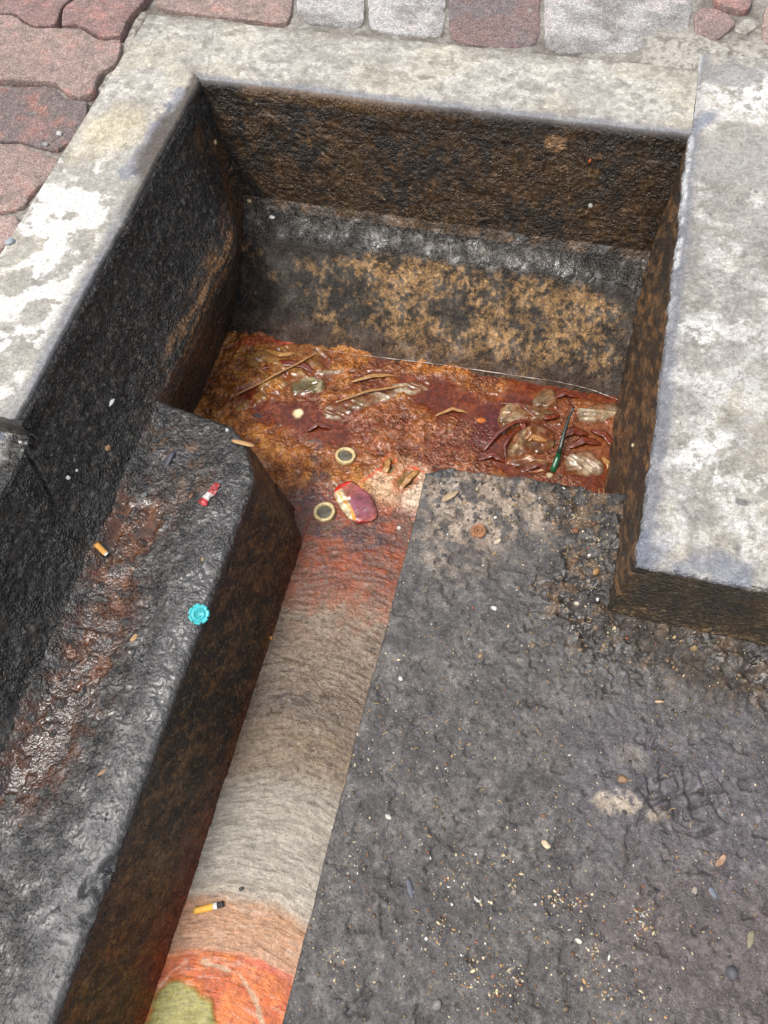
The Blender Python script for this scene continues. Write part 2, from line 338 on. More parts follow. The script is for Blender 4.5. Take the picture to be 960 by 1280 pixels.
# left arm
def left_arm(y0, ztop, seedx, edge_fn):
    c_, z_, nt_ = sweep(XL-WK, XL, PL, ztop)
    i_ = np.arange(len(c_))
    ye = np.where(i_ < nt_+6, YB+(XL-c_), pr(z_, PB)+.006)
    ye = np.where((i_ >= nt_) & (i_ < nt_+6), YB+.002, ye)
    return c_, z_, nt_, ye
c_, z_, nt_, ye = left_arm(YKF, 0, 0, None)
m_ = int((YB-YKF)/ST)+30; t = np.linspace(0, 1, m_)[None, :]
Y = (YKF-.014*((z_ < -.030) & (np.arange(len(z_)) > nt_)))[:, None]*(1-t)+ye[:, None]*t; X = np.repeat(c_[:, None], m_, 1); Z = np.repeat(z_[:, None], m_, 1)
bl = ss(YB-.20, YB-.02, Y)*(Z < -.008)
X = X+bl*(pr(z_, PL2)-pr(z_, PL))[:, None]
X = X+.014*(fbm(0, Y, 0, 8, 3, 44)-.5)*ss(XL-.05, XL, X)*(Z > -.03)*ss(YB, YB-.10, Y)
P = np.stack([X, Y, Z], -1); Pw = rough(P, .0026, 42, 13, .5)
Pt = P.copy(); Pt[..., 2] += .0035*(fbm(X, Y, 0, 22, 5, 6)-.5)+.0012*(fbm(X, Y, 0, 150, 3, 7)-.5)
k_ = np.clip((np.arange(len(c_))-nt_)/8., 0, 1)[:, None, None]; P2 = Pt*(1-k_)+Pw*k_
kc, f_, h_ = kerbcolour(X, Y, np.abs(X-XL))
isl = fbm(X, Y, 0, 26, 5, 71)
kc = mix(kc, ss(1.03, .86, Y)*ss(.505, .525, isl)*ss(0.012, .035, np.abs(X-XL))*.85, C(226, 223, 218, .76))
kc = mix(kc, ss(.455, .44, isl)*.6*ss(1.0, .9, Y), C(150, 147, 140, .8))
kc = mix(kc, spot(X, Y, 135, 165, 0, .07, .05, 60, .5, .5)*.55, C(196, 182, 150, .8))
kc = mix(kc, pline(X, Y, [(225, 115), (205, 150), (180, 190), (160, 215)], 0, .013, .03)*.7, C(126, 128, 140, .8))
kc = mix(kc, pline(X, Y, [(212, 130), (190, 180), (172, 215)], 0, .006, .02, 80, 4)*.6, C(90, 92, 108, .8))
dk = .012+.030*ss(1.05, 1.15, Y)*0+.026*ss(1.16, .95, Y)*ss(.88, .97, Y)
kc = mix(kc, (1-ss(dk*.6, dk*1.5, np.abs(X-XL)+.03*(fbm(X, Y, 0, 40, 4, 77)-.5)))*.85*ss(.7, .98, Y), C(72, 62, 52, 1.))
XX, YY, ZZ, n1, n2, n3 = wall_paint(P, 23)
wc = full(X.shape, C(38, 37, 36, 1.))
wc = mix(wc, ss(.54, .66, n2)*.4, C(62, 54, 46, 1.)); wc = mix(wc, ss(.60, .7, n3)*.5, C(104, 96, 84, 1.))
stripe = 1-ss(.012, .035, np.abs(ZZ+.185+.10*(1.0-Y)*0+.03*(n1-.5)))
stre = fbm(X*2, Y*.4, ZZ*3, 60, 4, 90)
wc = mix(wc, stripe*ss(.42, .6, stre)*.85*ss(.55, .75, Y), C(120, 88, 58, 1.))
wc = mix(wc, ss(-.2, -.235, ZZ)*ss(.45, .62, stre)*.5, C(96, 66, 42, 1.))
wc = mix(wc, ss(1.02, 1.08, Y)*ss(.5, .62, n1)*.7*(ZZ < -.04), C(92, 64, 42, 1.))
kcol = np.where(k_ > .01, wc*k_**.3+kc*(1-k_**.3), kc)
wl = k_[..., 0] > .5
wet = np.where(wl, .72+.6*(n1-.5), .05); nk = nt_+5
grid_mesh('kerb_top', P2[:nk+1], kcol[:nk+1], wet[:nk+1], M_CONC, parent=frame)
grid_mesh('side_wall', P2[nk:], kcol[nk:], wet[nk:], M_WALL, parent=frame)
# the broken front end of the left arm (small step down)
nx = 70; xs = np.linspace(XL-WK, XL+.003, nx); zs = np.concatenate([[.0], np.linspace(-.003, -.041, 22)])
Z = np.repeat(zs[:, None], nx, 1); X = (XL-WK)+(pr(zs, PL)[:, None]+.009-(XL-WK))*np.linspace(0, 1, nx)[None]; Y = YKF+.001-.006*(zs[:, None] < -.001)*np.ones_like(X)
P = rough(np.stack([X, Y+.004-.006*(fbm(X, 0, Z, 40, 3, 3)), Z], -1), .0025, 60, 2)
col = mix(full(X.shape, C(84, 76, 64, 1.)), ss(.4, .6, fbm(X, Y, Z, 50, 3, 8)), C(56, 52, 46, 1.))
col = mix(col, ss(XL-.03, XL-.005, X), C(42, 40, 38, 1.))
grid_mesh('broken_end', P, col, np.full(X.shape, .2), M_CONC, parent=frame)

# ---- lower kerb at the near left, sunk a little below the kerb, black grease over it
low_k = thing('sunken_kerb', 'lower broken concrete kerb smeared with black grease at the near left', 'kerb', (-.75, .0, -.19)); low_k['fixed'] = 1
c_, z_, nt_ = sweep(XL-WK, XL+.008, PL, -.034, .004)
m_ = int((YKF+.50)/ST); t = np.linspace(0, 1, m_)[None, :]
Y = (-.50)*(1-t)+(YKF+.03)*t+0*c_[:, None]; X = np.repeat(c_[:, None], m_, 1); Z = np.repeat(z_[:, None], m_, 1)
P = np.stack([X, Y, Z], -1); P = rough(P, .0030, 34, 17, .55)
# wide crack running down the wall below the broken end
ck = 1-ss(.0008, .004, np.abs((YKF-.01-Y)-(-.034-Z)*.55-.012+.012*(fbm(Y, Z, 0, 60, 3, 5)-.5)))
ck = ck*ss(-.13, -.09, Z)*(Z < -.036); P = P-normals(P)*(ck*.007)[..., None]
XX, YY, ZZ, n1, n2, n3 = wall_paint(P, 29)
wc = full(X.shape, C(38, 37, 36, 1.)); wc = mix(wc, ss(.54, .68, n2)*.5, C(66, 58, 48, 1.)); wc = mix(wc, ss(.60, .7, n3)*.5, C(96, 92, 84, 1.))
top_ = (Z > -.038)
cc = mix(full(X.shape, C(160, 158, 150, .8)), ss(.45, .6, fbm(X, Y, 0, 50, 4, 3)), C(100, 105, 112, .9))
cm = ss(-.690, -.704, X+.03*(fbm(X, Y, 0, 40, 4, 14)-.5)+.10*ss(.33, .27, Y)*1.0)*top_
wc = mix(wc, cm, cc); wc = mix(wc, ck*.9, C(10, 10, 10, 1.))
wc = mix(wc, ss(-.165, -.185, Z)*ss(.45, .6, n2)*.6, C(78, 74, 72, 1.))
grid_mesh('greasy_face', P, wc, .72+.6*(n1-.5)-.6*cm, M_WALL, parent=low_k)

# ---- corner block walls: generic solid swept in both directions (level top, falling sides)
def terrace(xs, zx, ys, zy):
    X = np.repeat(np.array(xs)[:, None], len(ys), 1); Y = np.repeat(np.array(ys)[None], len(xs), 0)
    Z = np.minimum(np.array(zx)[:, None], np.array(zy)[None]); return X, Y, Z
def drop(edge, sgn, z0, z1, batter, r, step=ST):
    """profile from the foot of a face up over a rounded edge (coordinate list, z list)"""
    n = int((z0-z1)/step); zz = np.linspace(z1, z0-r, n); cc = edge+sgn*batter*(z0-r-zz)/(z0-z1)
    an = np.linspace(0, math.pi/2, max(5, int(r/step)+3))[1:]
    return np.concatenate([cc, edge-sgn*r*(1-np.cos(an))]), np.concatenate([zz, z0-r+r*np.sin(an)])

# right slab
slab = thing('pit_slab', 'broad grey-white concrete slab at the right of the pit, dirt on its lower faces', 'slab', (.40, .80, -.183)); slab['fixed'] = 1
cx, zx = drop(XR, -1, 0, -.405, .004, .006); xs = np.concatenate([cx, np.arange(XR+.006+ST, .60, ST)]); zx = np.concatenate([zx, np.zeros(len(xs)-len(cx))])
cy, zy = drop(YS, -1, 0, -.20, .006, .006); y2 = np.arange(YS+.006+ST, YB+.215, ST)
ys = np.concatenate([cy, y2, [YB+.215]*2]); zy = np.concatenate([zy, np.zeros(len(y2)), [-.02, -.06]])
X, Y, Z = terrace(xs, zx, ys, zy)
# the lower right wall stands only where the pit is
front_rows = (Z < -.21) & (Y < YS+.05)
top = (Z > -.0065)
P = np.stack([X, Y, Z], -1)
P[..., 0] += np.where(X < XR+.03, .010*(fbm(0, Y, 0, 7, 3, 50)-.5)+.006*(fbm(0, Y, 0, 50, 3, 51)-.5), 0); P[..., 2] -= np.where(Z > -.007, .010*ss(.60, .72, fbm(X, Y, 0, 45, 3, 52))*ss(.014, .0, np.minimum(np.abs(X-XR), np.abs(Y-YS))), 0)
Pt = P.copy(); Pt[..., 2] += .004*(fbm(X, Y, 0, 20, 5, 26)-.5)+.0014*(fbm(X, Y, 0, 130, 3, 27)-.5)
for px, py, r_ in ((1.0, 1.0, 1), (928, 626, .008), (925, 660, .007)):
    if px > 1: Pt[..., 2] -= .003*spot(X, Y, px, py, 0, r_, None, 0, .5)
Pw = rough(P, .0014, 50, 33, .5); P2 = np.where(top[..., None], Pt, Pw)
P2[..., 2] = np.where((Y > YB+.004) & (X < XR+.010) & (Z > -.012), -.0035, P2[..., 2])
dd = np.minimum(np.abs(X-XR), 9)
kc, f_, h_ = kerbcolour(X, Y, dd)
kc = kc*.90
kc = mix(kc, ss(.50, .60, fbm(X, Y, 0, 11, 5, 68))*.35, C(132, 126, 118, .66))
g1 = fbm(X, Y, 0, 16, 5, 61); g2 = fbm(X, Y, 0, 75, 4, 62); g3 = fbm(X, Y, 0, 260, 3, 63)
kc = mix(kc, ss(.46, .60, g1*.5+g2*.5)*.55, C(146, 142, 138, .8)); kc = mix(kc, ss(.53, .66, g3*.6+g2*.4)*.6, C(108, 105, 104, .8))
kc = mix(kc, ss(.50, .64, fbm(X, Y, 0, 22, 5, 65))*ss(.40, .56, g2*.5+g3*.5)*.6, C(220, 216, 210, .74))
for (px, py, rx, ry, v) in ((870, 420, .035, .03, .9), (880, 560, .05, .025, .9), (905, 605, .05, .02, .7), (945, 120, .06, .05, 1), (930, 480, .03, .06, .5), (925, 660, .01, .008, 1), (865, 600, .03, .02, .8)):
    kc = mix(kc, spot(X, Y, px, py, 0, rx, ry, 20, .5, 1., 40, px)*ss(.44, .56, g2*.6+g3*.4)*v*.85, C(226, 224, 219, .76))
kc = mix(kc, spot(X, Y, 915, 95, 0, .05, .03, 0, .12, .3, 40)*.8, C(140, 137, 136, .8))
kc = mix(kc, spot(X, Y, 930, 195, 0, .10, .07, 0, .2, .35, 30)*.5, C(160, 157, 154, .8))
kc = mix(kc, (1-ss(.008, .020, dd+.014*(g2-.5)))*.75*(Y < YB+.01), C(128, 131, 140, .66)); kc = mix(kc, ss(.04, .0, dd+.06*(g1-.5))*.3*(Y < YB+.01), C(128, 126, 124, .66))
kc = mix(kc, (1-ss(.004, .010, dd+.004*(g2-.5)))*.7*ss(.70, .9, Y)*ss(.45, .52, fbm(X, Y, 0, 25, 3, 9)), C(196, 196, 196, .8))
edgef = 1-ss(.02, .06, Y-YS+.05*(g2-.5)+.3*(X-XR)*0)
kc = mix(kc, edgef*ss(.46, .56, g1)*.7, C(112, 116, 128, .85))
kc = mix(kc, spot(X, Y, 880, 150, 0, .035, .012, 60, .4, .5, 60)*.8, C(128, 132, 146, .8)); kc = mix(kc, spot(X, Y, 928, 627, 0, .009, .005, 0, .3)*.8, C(95, 93, 92))
XX, YY, ZZ, n1, n2, n3 = wall_paint(P, 41)
stre = fbm(X*1., Y*.7+ZZ*.7, ZZ*.15-Y*.15, 90, 4, 91)
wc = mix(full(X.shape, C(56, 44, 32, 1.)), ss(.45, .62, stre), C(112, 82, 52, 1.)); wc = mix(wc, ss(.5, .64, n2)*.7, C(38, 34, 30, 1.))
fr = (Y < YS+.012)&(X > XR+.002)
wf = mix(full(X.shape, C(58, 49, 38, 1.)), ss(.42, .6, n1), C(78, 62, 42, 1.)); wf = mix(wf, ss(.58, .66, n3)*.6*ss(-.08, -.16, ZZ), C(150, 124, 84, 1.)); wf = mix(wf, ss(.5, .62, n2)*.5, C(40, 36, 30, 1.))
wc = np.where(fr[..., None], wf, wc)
tm = ss(-.012, -.004, Z)
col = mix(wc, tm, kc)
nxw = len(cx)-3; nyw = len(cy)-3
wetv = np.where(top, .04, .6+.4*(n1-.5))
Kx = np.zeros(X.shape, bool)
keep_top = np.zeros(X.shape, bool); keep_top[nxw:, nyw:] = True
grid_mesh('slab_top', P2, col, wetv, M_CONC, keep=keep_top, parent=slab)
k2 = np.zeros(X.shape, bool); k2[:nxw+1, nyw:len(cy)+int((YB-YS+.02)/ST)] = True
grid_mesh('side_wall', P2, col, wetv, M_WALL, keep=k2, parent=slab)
k3 = np.zeros(X.shape, bool); k3[:, :nyw+1] = True
grid_mesh('front_face', P2, col, wetv, M_WALL, keep=k3, parent=slab)

# ---- the gutter block between the left wall and the sewage channel
def valley(X, Y): return spot(X, Y, 1, 1, 0, 1)*0
def path_d(X, Y, pts, z):
    P_ = [at(a, b_, z) for a, b_ in pts]; D = np.full(X.shape, 9.)
    for p, q in zip(P_[:-1], P_[1:]):
        v = q-p; t_ = np.clip(((X-p[0])*v[0]+(Y-p[1])*v[1])/(v[0]**2+v[1]**2), 0, 1)
        D = np.minimum(D, np.hypot(X-p[0]-t_*v[0], Y-p[1]-t_*v[1]))
    return D
PUD = [(170, 640), (150, 690), (125, 770), (95, 850), (55, 920), (15, 980)]
block = thing('gutter_block', 'black tarry concrete block between the left wall and the channel, brown puddle on it', 'block', (-.50, .05, -.389)); block['fixed'] = 1
def block_h(X, Y):
    """height of the block's top"""
    h = ZF+.0035*(fbm(X, Y, 0, 12, 4, 81)-.5)*2-.010*ss(-.44, -.52, X)*1.0+.012*ss(-.575, -.605, X)
    d = path_d(X, Y, PUD, ZF)
    pud = 1-ss(.024, .046, d+.050*(fbm(X, Y, 0, 26, 4, 83)-.5)); pud = pud*(1-.95*ss(.57, .61, fbm(X, Y, 0, 60, 3, 84)))
    ru = ridge(X, Y, 0, 70, 3, 85)*.0024+(fbm(X, Y, 0, 150, 3, 86)-.5)*.0045
    smooth = ss(.05, -.15, Y)*.5+.25*ss(-.48, -.42, X)
    h = h+ru*(1-.95*pud)*(1-.6*smooth)-.0022*pud
    for px, py, r_ in ((120, 1105, .016), (135, 1080, .010), (110, 1150, .010)): h = h-.007*spot(X, Y, px, py, ZF, r_, r_*.7, 30, .6, .9, 90)
    return h, pud
cx, zx = drop(XBK, 1, ZF, -.405, .052, .012); xs = np.concatenate([np.arange(-.625, XBK-.012-ST, ST), cx[::-1]]); zx = np.concatenate([np.full(len(xs)-len(cx), ZF), zx[::-1]])
cy, zy = drop(.585, 1, ZF, -.405, .006, .010); ys = np.concatenate([np.arange(-.50, .585-.010-ST, ST), cy[::-1]]); zy = np.concatenate([np.full(len(ys)-len(cy), ZF), zy[::-1]])
X, Y, Z = terrace(xs, zx, ys, zy)
# plan: back edge runs a little askew and its outer corner is rounded off
sk = .026*(1-ss(-.61, -.40, X)); Ys = Y+sk*ss(.40, .585, Y)
cr = ss(-.47, -.36, X)*ss(.44, .60, Ys); Xc = X-.035*ss(.50, .60, Ys)*ss(-.50, XBK, X); Yc = Ys-.03*ss(-.46, -.36, X)*ss(.45, .585, Y)
hh, pud = block_h(Xc, Yc); tm = ss(ZF-.02, ZF-.001, Z)
P = np.stack([Xc, Yc, Z], -1); Pw = rough(P, .0020, 45, 87, .4); Pt = P.copy(); Pt[..., 2] = Z+(hh-ZF)
P2 = Pw*(1-tm[..., None])+Pt*tm[..., None]
XX, YY, ZZ, n1, n2, n3 = wall_paint(P, 51)
c = full(X.shape, C(48, 46, 45, 1.)); c = mix(c, ss(.45, .6, n2)*.6, C(28, 27, 27, 1.)); c = mix(c, ss(.56, .66, n3)*.4, C(104, 98, 90, 1.))
c = mix(c, ss(-.49, -.44, Xc+.03*(n1-.5))*ss(.62, .3, Y)*.55, C(80, 78, 77, 1.))  # sky sheen along the channel-side shoulder, painted as a lighter grey
c = mix(c, ss(.1, -.1, Y)*ss(.4, .55, n1)*.4, C(72, 71, 72, 1.))
c = mix(c, spot(Xc, Yc, 215, 545, ZF, .05, .03, 0, .5, .7)*.45*ss(.45, .6, n2), C(120, 92, 68, 1.))
c = mix(c, spot(Xc, Yc, 235, 600, ZF, .04, .06, 0, .5, .7)*.4*ss(.45, .6, n2), C(100, 72, 50, 1.))
hal = 1-ss(.02, .075, path_d(Xc, Yc, PUD, ZF)+.05*(n1-.5)); c = mix(c, hal*ss(.42, .56, n2)*.75, C(80, 46, 26, 1.)); c = mix(c, pud*.75, C(50, 32, 20, 1.)); c = mix(c, pud*ss(.46, .60, n1*.6+n2*.4)*.7, C(92, 54, 28, 1.)); c = mix(c, pud*ss(.5, .4, n2)*.45, C(50, 28, 16, 1.))
for px, py, r_ in ((120, 1105, .016), (135, 1080, .010)): c = mix(c, spot(Xc, Yc, px, py, ZF, r_, r_*.7, 30, .5, .9, 90)*.8, C(26, 25, 26, 1.))
st2 = fbm(X*.6, Y*1.6+ZZ*.6, ZZ*1.3, 34, 4, 53)
sc = full(X.shape, C(40, 35, 30, 1.)); sc = mix(sc, ss(.46, .62, st2)*.8, C(88, 64, 42, 1.)); sc = mix(sc, ss(.54, .66, n3)*.4, C(130, 98, 62, 1.))
sc = mix(sc, ss(-.30, -.375, ZZ)*.6*ss(.1, -.05, Y)+.35*ss(-.345, -.385, ZZ), C(112, 50, 26, 1.)); sc = mix(sc, ss(-.22, -.195, ZZ)*.7, C(36, 34, 33, 1.))
c = c*tm[..., None]+sc*(1-tm[..., None])
wet = np.where(tm > .5, .85+.4*(n1-.5)-.35*ss(-.47, -.43, Xc)*ss(.5, .2, Y)-.45*ss(.16, -.05, Y)+.35*pud, .65+.4*(n1-.5)+.3*ss(-.34, -.38, ZZ))
jx = len(xs)-len(cx)+6; jy = len(ys)-len(cy)+5
kt = np.zeros(X.shape, bool); kt[:jx+1, :jy+1] = True
grid_mesh('block_top', P2, c, wet, M_BLOCK, keep=kt, parent=block, extra={'Flat': np.clip(pud*.75*tm+.55*ss(-.47, -.42, Xc)*ss(.5, .25, Y)+.2*ss(.12, -.1, Y), 0, 1)})
k1 = np.zeros(X.shape, bool); k1[jx:, :] = True
grid_mesh('channel_face', P2, c, wet, M_WALL, keep=k1, parent=block)
k1 = np.zeros(X.shape, bool); k1[:jx+1, jy:] = True
grid_mesh('pit_face', P2, c, wet, M_WALL, keep=k1, parent=block)

# ---- the grimy floor at the right of the channel
FB = .592
TREAD = [[(808, 965), (815, 1000), (835, 1040)], [(815, 1003), (850, 990), (905, 988)], [(820, 975), (845, 965), (850, 985)], [(838, 998), (850, 1028), (862, 1035)],
         [(860, 990), (868, 1020), (880, 1025)], [(830, 1010), (845, 1008), (843, 1030)], [(875, 968), (885, 990), (900, 1020)], [(862, 1010), (892, 1000)],
         [(826, 950), (828, 990)], [(845, 1035), (870, 1045), (895, 1035)], [(800, 985), (812, 1000), (800, 1025)], [(855, 960), (858, 985)], [(898, 975), (915, 995), (918, 1015)]]
CRK = [[(735, 800), (750, 830), (765, 840), (776, 862), (790, 880), (810, 905)], [(758, 850), (752, 880), (775, 905)], [(905, 870), (930, 850), (940, 822)], [(812, 1118), (850, 1092), (880, 1088)]]
def floor_h(X, Y, fine=True):
    h = ZF+.004*(fbm(X, Y, 0, 7, 4, 101)-.5)*2
    # rubble heaped along the slab's wall and over the pit end
    rub = np.clip(spot(X, Y, 745, 690, ZF, .06, .16, 8, .6)+spot(X, Y, 860, 810, ZF, .20, .05, -8, .6)+spot(X, Y, 650, 610, ZF, .16, .04, -6, .6), 0, 1)
    dw = np.minimum(np.where(Y > YS-.01, np.abs(XR-X), 9), np.where(X > XR-.02, np.abs(YS-Y), 9))
    h = h+.016*(1-ss(0, .06, dw))+rub*(.004+.007*(fbm(X, Y, 0, 34, 4, 102)-.35))
    if fine:
        h = h+(.0012+.0012*ss(.5, .66, fbm(X, Y, 0, 14, 4, 106))+.0050*rub)*ridge(X, Y, 0, 55, 3, 103)+.0030*(fbm(X, Y, 0, 150, 3, 104)-.5)*(1+2*rub)
        h = h+.0012*ss(.50, .62, fbm(X, Y, 0, 24, 4, 105))-.004*ss(.64, .72, fbm(X, Y, 0, 48, 3, 108))
        for p_ in TREAD: h = h-.0036*pline(X, Y, p_, ZF, .0028, .004)
        for p_ in CRK: h = h-.0030*pline(X, Y, p_, ZF, .0010, .014, 90)
        h = h-.004*spot(X, Y, 665, 1170, ZF, .045, .045, 0, .12, .5, 30)*0
        h = h-.0035*pline(X, Y, [(660, 1290), (665, 1190)], ZF, .004, .02)+.003*pline(X, Y, [(690, 1290), (690, 1180)], ZF, .016, .02)
    return h, rub
cx, zx = drop(XE, -1, ZF, -.405, -.006, .006); xs = np.concatenate([cx, np.arange(XE+.006+ST, .62, ST)]); zx = np.concatenate([zx, np.full(len(xs)-len(cx), ZF)])
cy, zy = drop(FB, 1, ZF, -.405, .01, .012); ys = np.concatenate([np.arange(-.52, FB-.012-ST, ST), cy[::-1]]); zy = np.concatenate([np.full(len(ys)-len(cy), ZF), zy[::-1]])
X, Y, Z = terrace(xs, zx, ys, zy)
Xc = X+.007*(fbm(0, Y, 0, 14, 4, 110)-.5)*ss(XE+.03, XE, X); Yc = Y+(.03*(fbm(X, 0, 0, 14, 4, 111)-.5)-.012*ss(-.11, XE, X))*ss(FB-.06, FB-.01, Y)
hh, rub = floor_h(Xc, Yc); tm = ss(ZF-.012, ZF-.001, Z)
P = np.stack([Xc, Yc, Z], -1); Pw = rough(P, .0022, 45, 112, .4); Pt = P.copy(); Pt[..., 2] = Z+(hh-ZF)
P2 = Pw*(1-tm[..., None])+Pt*tm[..., None]
XX, YY, ZZ, n1, n2, n3 = wall_paint(P, 121)
c = full(X.shape, C(84, 80, 77, 1.)); c = mix(c, ss(.42, .6, n1)*.6, C(64, 61, 61, 1.)); c = mix(c, ss(.48, .64, n2)*.5, C(106, 101, 97, 1.)); c = mix(c, ss(.54, .66, n3)*.5, C(54, 51, 50, 1.)); c = mix(c, ss(.56, .64, fbm(X, Y, 0, 30, 5, 177))*.5, C(60, 57, 56, 1.))
c = mix(c, spot(Xc, Yc, 870, 1000, ZF, .16, .12, 0, .6, .6, 12)*.4, C(78, 73, 80, 1.)); c = mix(c, spot(Xc, Yc, 900, 1200, ZF, .14, .10, 0, .6, .6, 12)*.4, C(88, 74, 74, 1.))
c = mix(c, rub*.85*ss(.34, .5, n2), C(36, 33, 31, 1.)); c = mix(c, rub*ss(.56, .66, n2)*.6, C(110, 88, 66, 1.))
c = mix(c, spot(Xc, Yc, 860, 820, ZF, .16, .03, -8, .6, .6)*.6, C(62, 52, 42, 1.))
bz = np.clip(spot(Xc, Yc, 610, 635, ZF, .10, .055, 10, .5, .6, 30, 3)+.8*spot(Xc, Yc, 580, 690, ZF, .05, .04, 0, .6, .8, 40, 4), 0, 1)
c = mix(c, bz*ss(.40, .55, n2)*.75, C(158, 140, 122, .95)); c = mix(c, bz*ss(.50, .42, n2)*.5, C(80, 72, 66, 1.))
c = mix(c, spot(Xc, Yc, 545, 590, ZF, .03, .012, 0, .5, .6, 60, 4)*.5, C(60, 62, 64, 1.))
sp = spot(Xc, Yc, 780, 1007, ZF, .036, .015, 4, .4, .9, 60, 8); c = mix(c, sp*ss(.38, .52, n3*.6+n2*.4)*.85, C(160, 146, 128, .95))
c = mix(c, spot(Xc, Yc, 790, 945, ZF, .02, .014, 0, .4, .6, 60, 9)*.45, C(120, 112, 102, 1.))
for k, (px, py) in enumerate([(590, 1130), (640, 1230), (540, 1110), (700, 1120), (880, 1150), (600, 700), (540, 800), (510, 930)]):
    c = mix(c, spot(Xc, Yc, px, py, ZF, .035, .03, 0, .6, .9, 50, k)*.35*ss(.45, .6, n2), C(40, 38, 36, 1.))
for p_ in TREAD: c = mix(c, pline(Xc, Yc, p_, ZF, .0018, .006, 90)*.45*ss(.36, .5, n2), C(38, 37, 40, 1.))
for p_ in CRK: c = mix(c, pline(Xc, Yc, p_, ZF, .0010, .014, 90)*.6*ss(.4, .5, n2), C(30, 29, 29, 1.))
sc = mix(full(X.shape, C(52, 46, 42, 1.)), ss(.45, .6, n2), C(74, 62, 52, 1.)); sc = mix(sc, ss(-.33, -.38, ZZ)*.7, C(110, 56, 32, 1.))
c = c*tm[..., None]+sc*(1-tm[..., None])
wet = .18+.5*(n1-.5)+.7*rub*ss(.36, .5, n1)+.25*spot(Xc, Yc, 700, 800, ZF, .14, .08, 0, .6, .7, 20)+.3*spot(Xc, Yc, 870, 1000, ZF, .14, .1, 0, .6, .6, 12)
tagit(grid_mesh('floor', P2, c, wet, M_FLOOR), kind='structure')

# ---- sewage: the pool in the pit and the stream in the channel (one level skin of scum)
STEPW = .0019
xs = np.arange(-.70, .20, STEPW); ys = np.arange(-.50, .96, STEPW)
X, Y = np.meshgrid(xs, ys, indexing='ij')
keep = (Y > .54) | ((X > -.47) & (X < -.12))
pool = ss(.585, .635, Y+.25*(X+.3)*0+.05*(fbm(X, Y, 0, 12, 3, 130)-.5))
n1 = fbm(X, Y, 0, 15, 5, 131); n2 = fbm(X, Y, 0, 60, 4, 132); n3 = fbm(X, Y, 0, 180, 3, 133); n0 = fbm(X, Y, 0, 5, 3, 134)
Z = np.full(X.shape, ZP)
# channel: curved wrinkles across the flow
xc = -.27; flow = Y+1.9*(X-xc)**2*np.sign(1)-.10*(X-xc)+.03*(n0-.5)
warp = .020*(fbm(X, Y, 0, 10, 3, 140)-.5)
wrk = fbm((X-xc)*.20, flow+warp, 0, 190, 4, 141); wr2 = ridge((X-xc)*.3, flow+warp, 0, 70, 2, 142)
Zc = .0030*(wrk-.5)+.0012*wr2*ss(.4, .6, n1)+.003*(n1-.5)+.0020*(n2-.5)+.0020*(n3-.5)
# pool: lumpy mats of fat, flat liquid between
liq = np.clip(spot(X, Y, 700, 478, ZP, .22, .03, -6, .5, .8, 20, 1)+spot(X, Y, 650, 520, ZP, .06, .12, -10, .5, .7, 20, 2)+spot(X, Y, 560, 500, ZP, .09, .035, -8, .5, .9, 22, 22)+spot(X, Y, 360, 520, ZP, .13, .03, -14, .5, .7, 20, 3)+spot(X, Y, 450, 640, ZP, .03, .03, 0, .4, .4)+spot(X, Y, 745, 560, ZP, .05, .09, 0, .6, .6, 20, 5), 0, 1)
lump = ss(.38, .58, n1)*(1-liq)
Zp = .009*(n1-.45)*(1-liq)+.0050*lump*ridge(X, Y, 0, 45, 3, 145)+.0065*(n2-.5)*(1-.85*liq)+.0022*(n3-.5)*(1-.9*liq)
Z = Z+Zc*(1-pool)+Zp*pool
# colours along the channel
rows = [(515, 640, (150, 92, 78)), (505, 668, (126, 74, 58)), (480, 700, (150, 84, 58)), (455, 735, (160, 104, 76)), (435, 775, (158, 136, 114)), (410, 830, (150, 128, 106)),
        (395, 865, (134, 114, 96)), (385, 885, (118, 100, 82)), (372, 915, (140, 116, 90)), (355, 960, (156, 134, 110)), (345, 985, (172, 162, 146)), (330, 1040, (180, 171, 155)),
        (315, 1100, (188, 179, 164)), (308, 1120, (196, 180, 160)), (302, 1132, (208, 156, 116)), (290, 1175, (212, 158, 120)), (282, 1190, (214, 166, 132)), (280, 1197, (204, 100, 48)), (262, 1230, (206, 98, 44)), (245, 1280, (212, 104, 50))]
yr = np.array([at(a, b_, ZP)[1] for a, b_, _ in rows]); cr_ = np.array([C(*q, .80) for *_, q in rows]); o_ = np.argsort(yr)
fl = flow+warp*1.6+.045*(n1-.5)*ss(-.06, .04, Y)+.012*(n2-.5)
cc = np.stack([np.interp(fl, yr[o_], cr_[o_][:, k]) for k in range(3)], -1)
tanz = ss(.04, .14, Y); gr_ = wrk*(1-.6*tanz)+n3*.6*tanz
cc = mix(cc, ss(.50, .38, gr_)*(.25+.5*tanz), C(92, 76, 60, .9)); cc = mix(cc, ss(.56, .68, gr_)*.28, C(214, 204, 188, .9))
org_ = ss(yr[o_][3]+.008, yr[o_][2], fl)
rust = ss(at(470, 700, ZP)[1]-.20, at(470, 700, ZP)[1]+.02, Y)
cc = mix(cc, tanz*ss(.56, .64, n3*.6+n2*.4)*.55, C(78, 62, 50, 1.)); cc = mix(cc, tanz*ss(.42, .34, n1)*.35, C(110, 92, 76, 1.)); cc = mix(cc, np.clip(pline(X, Y, [(340, 880), (400, 868), (450, 880)], ZP, .012, .03)+pline(X, Y, [(400, 690), (450, 672), (510, 690)], ZP, .016, .04), 0, 1)*ss(.40, .54, n2)*.7, C(66, 52, 42, 1.)); cc = cc*(.80+.20*org_)[..., None]
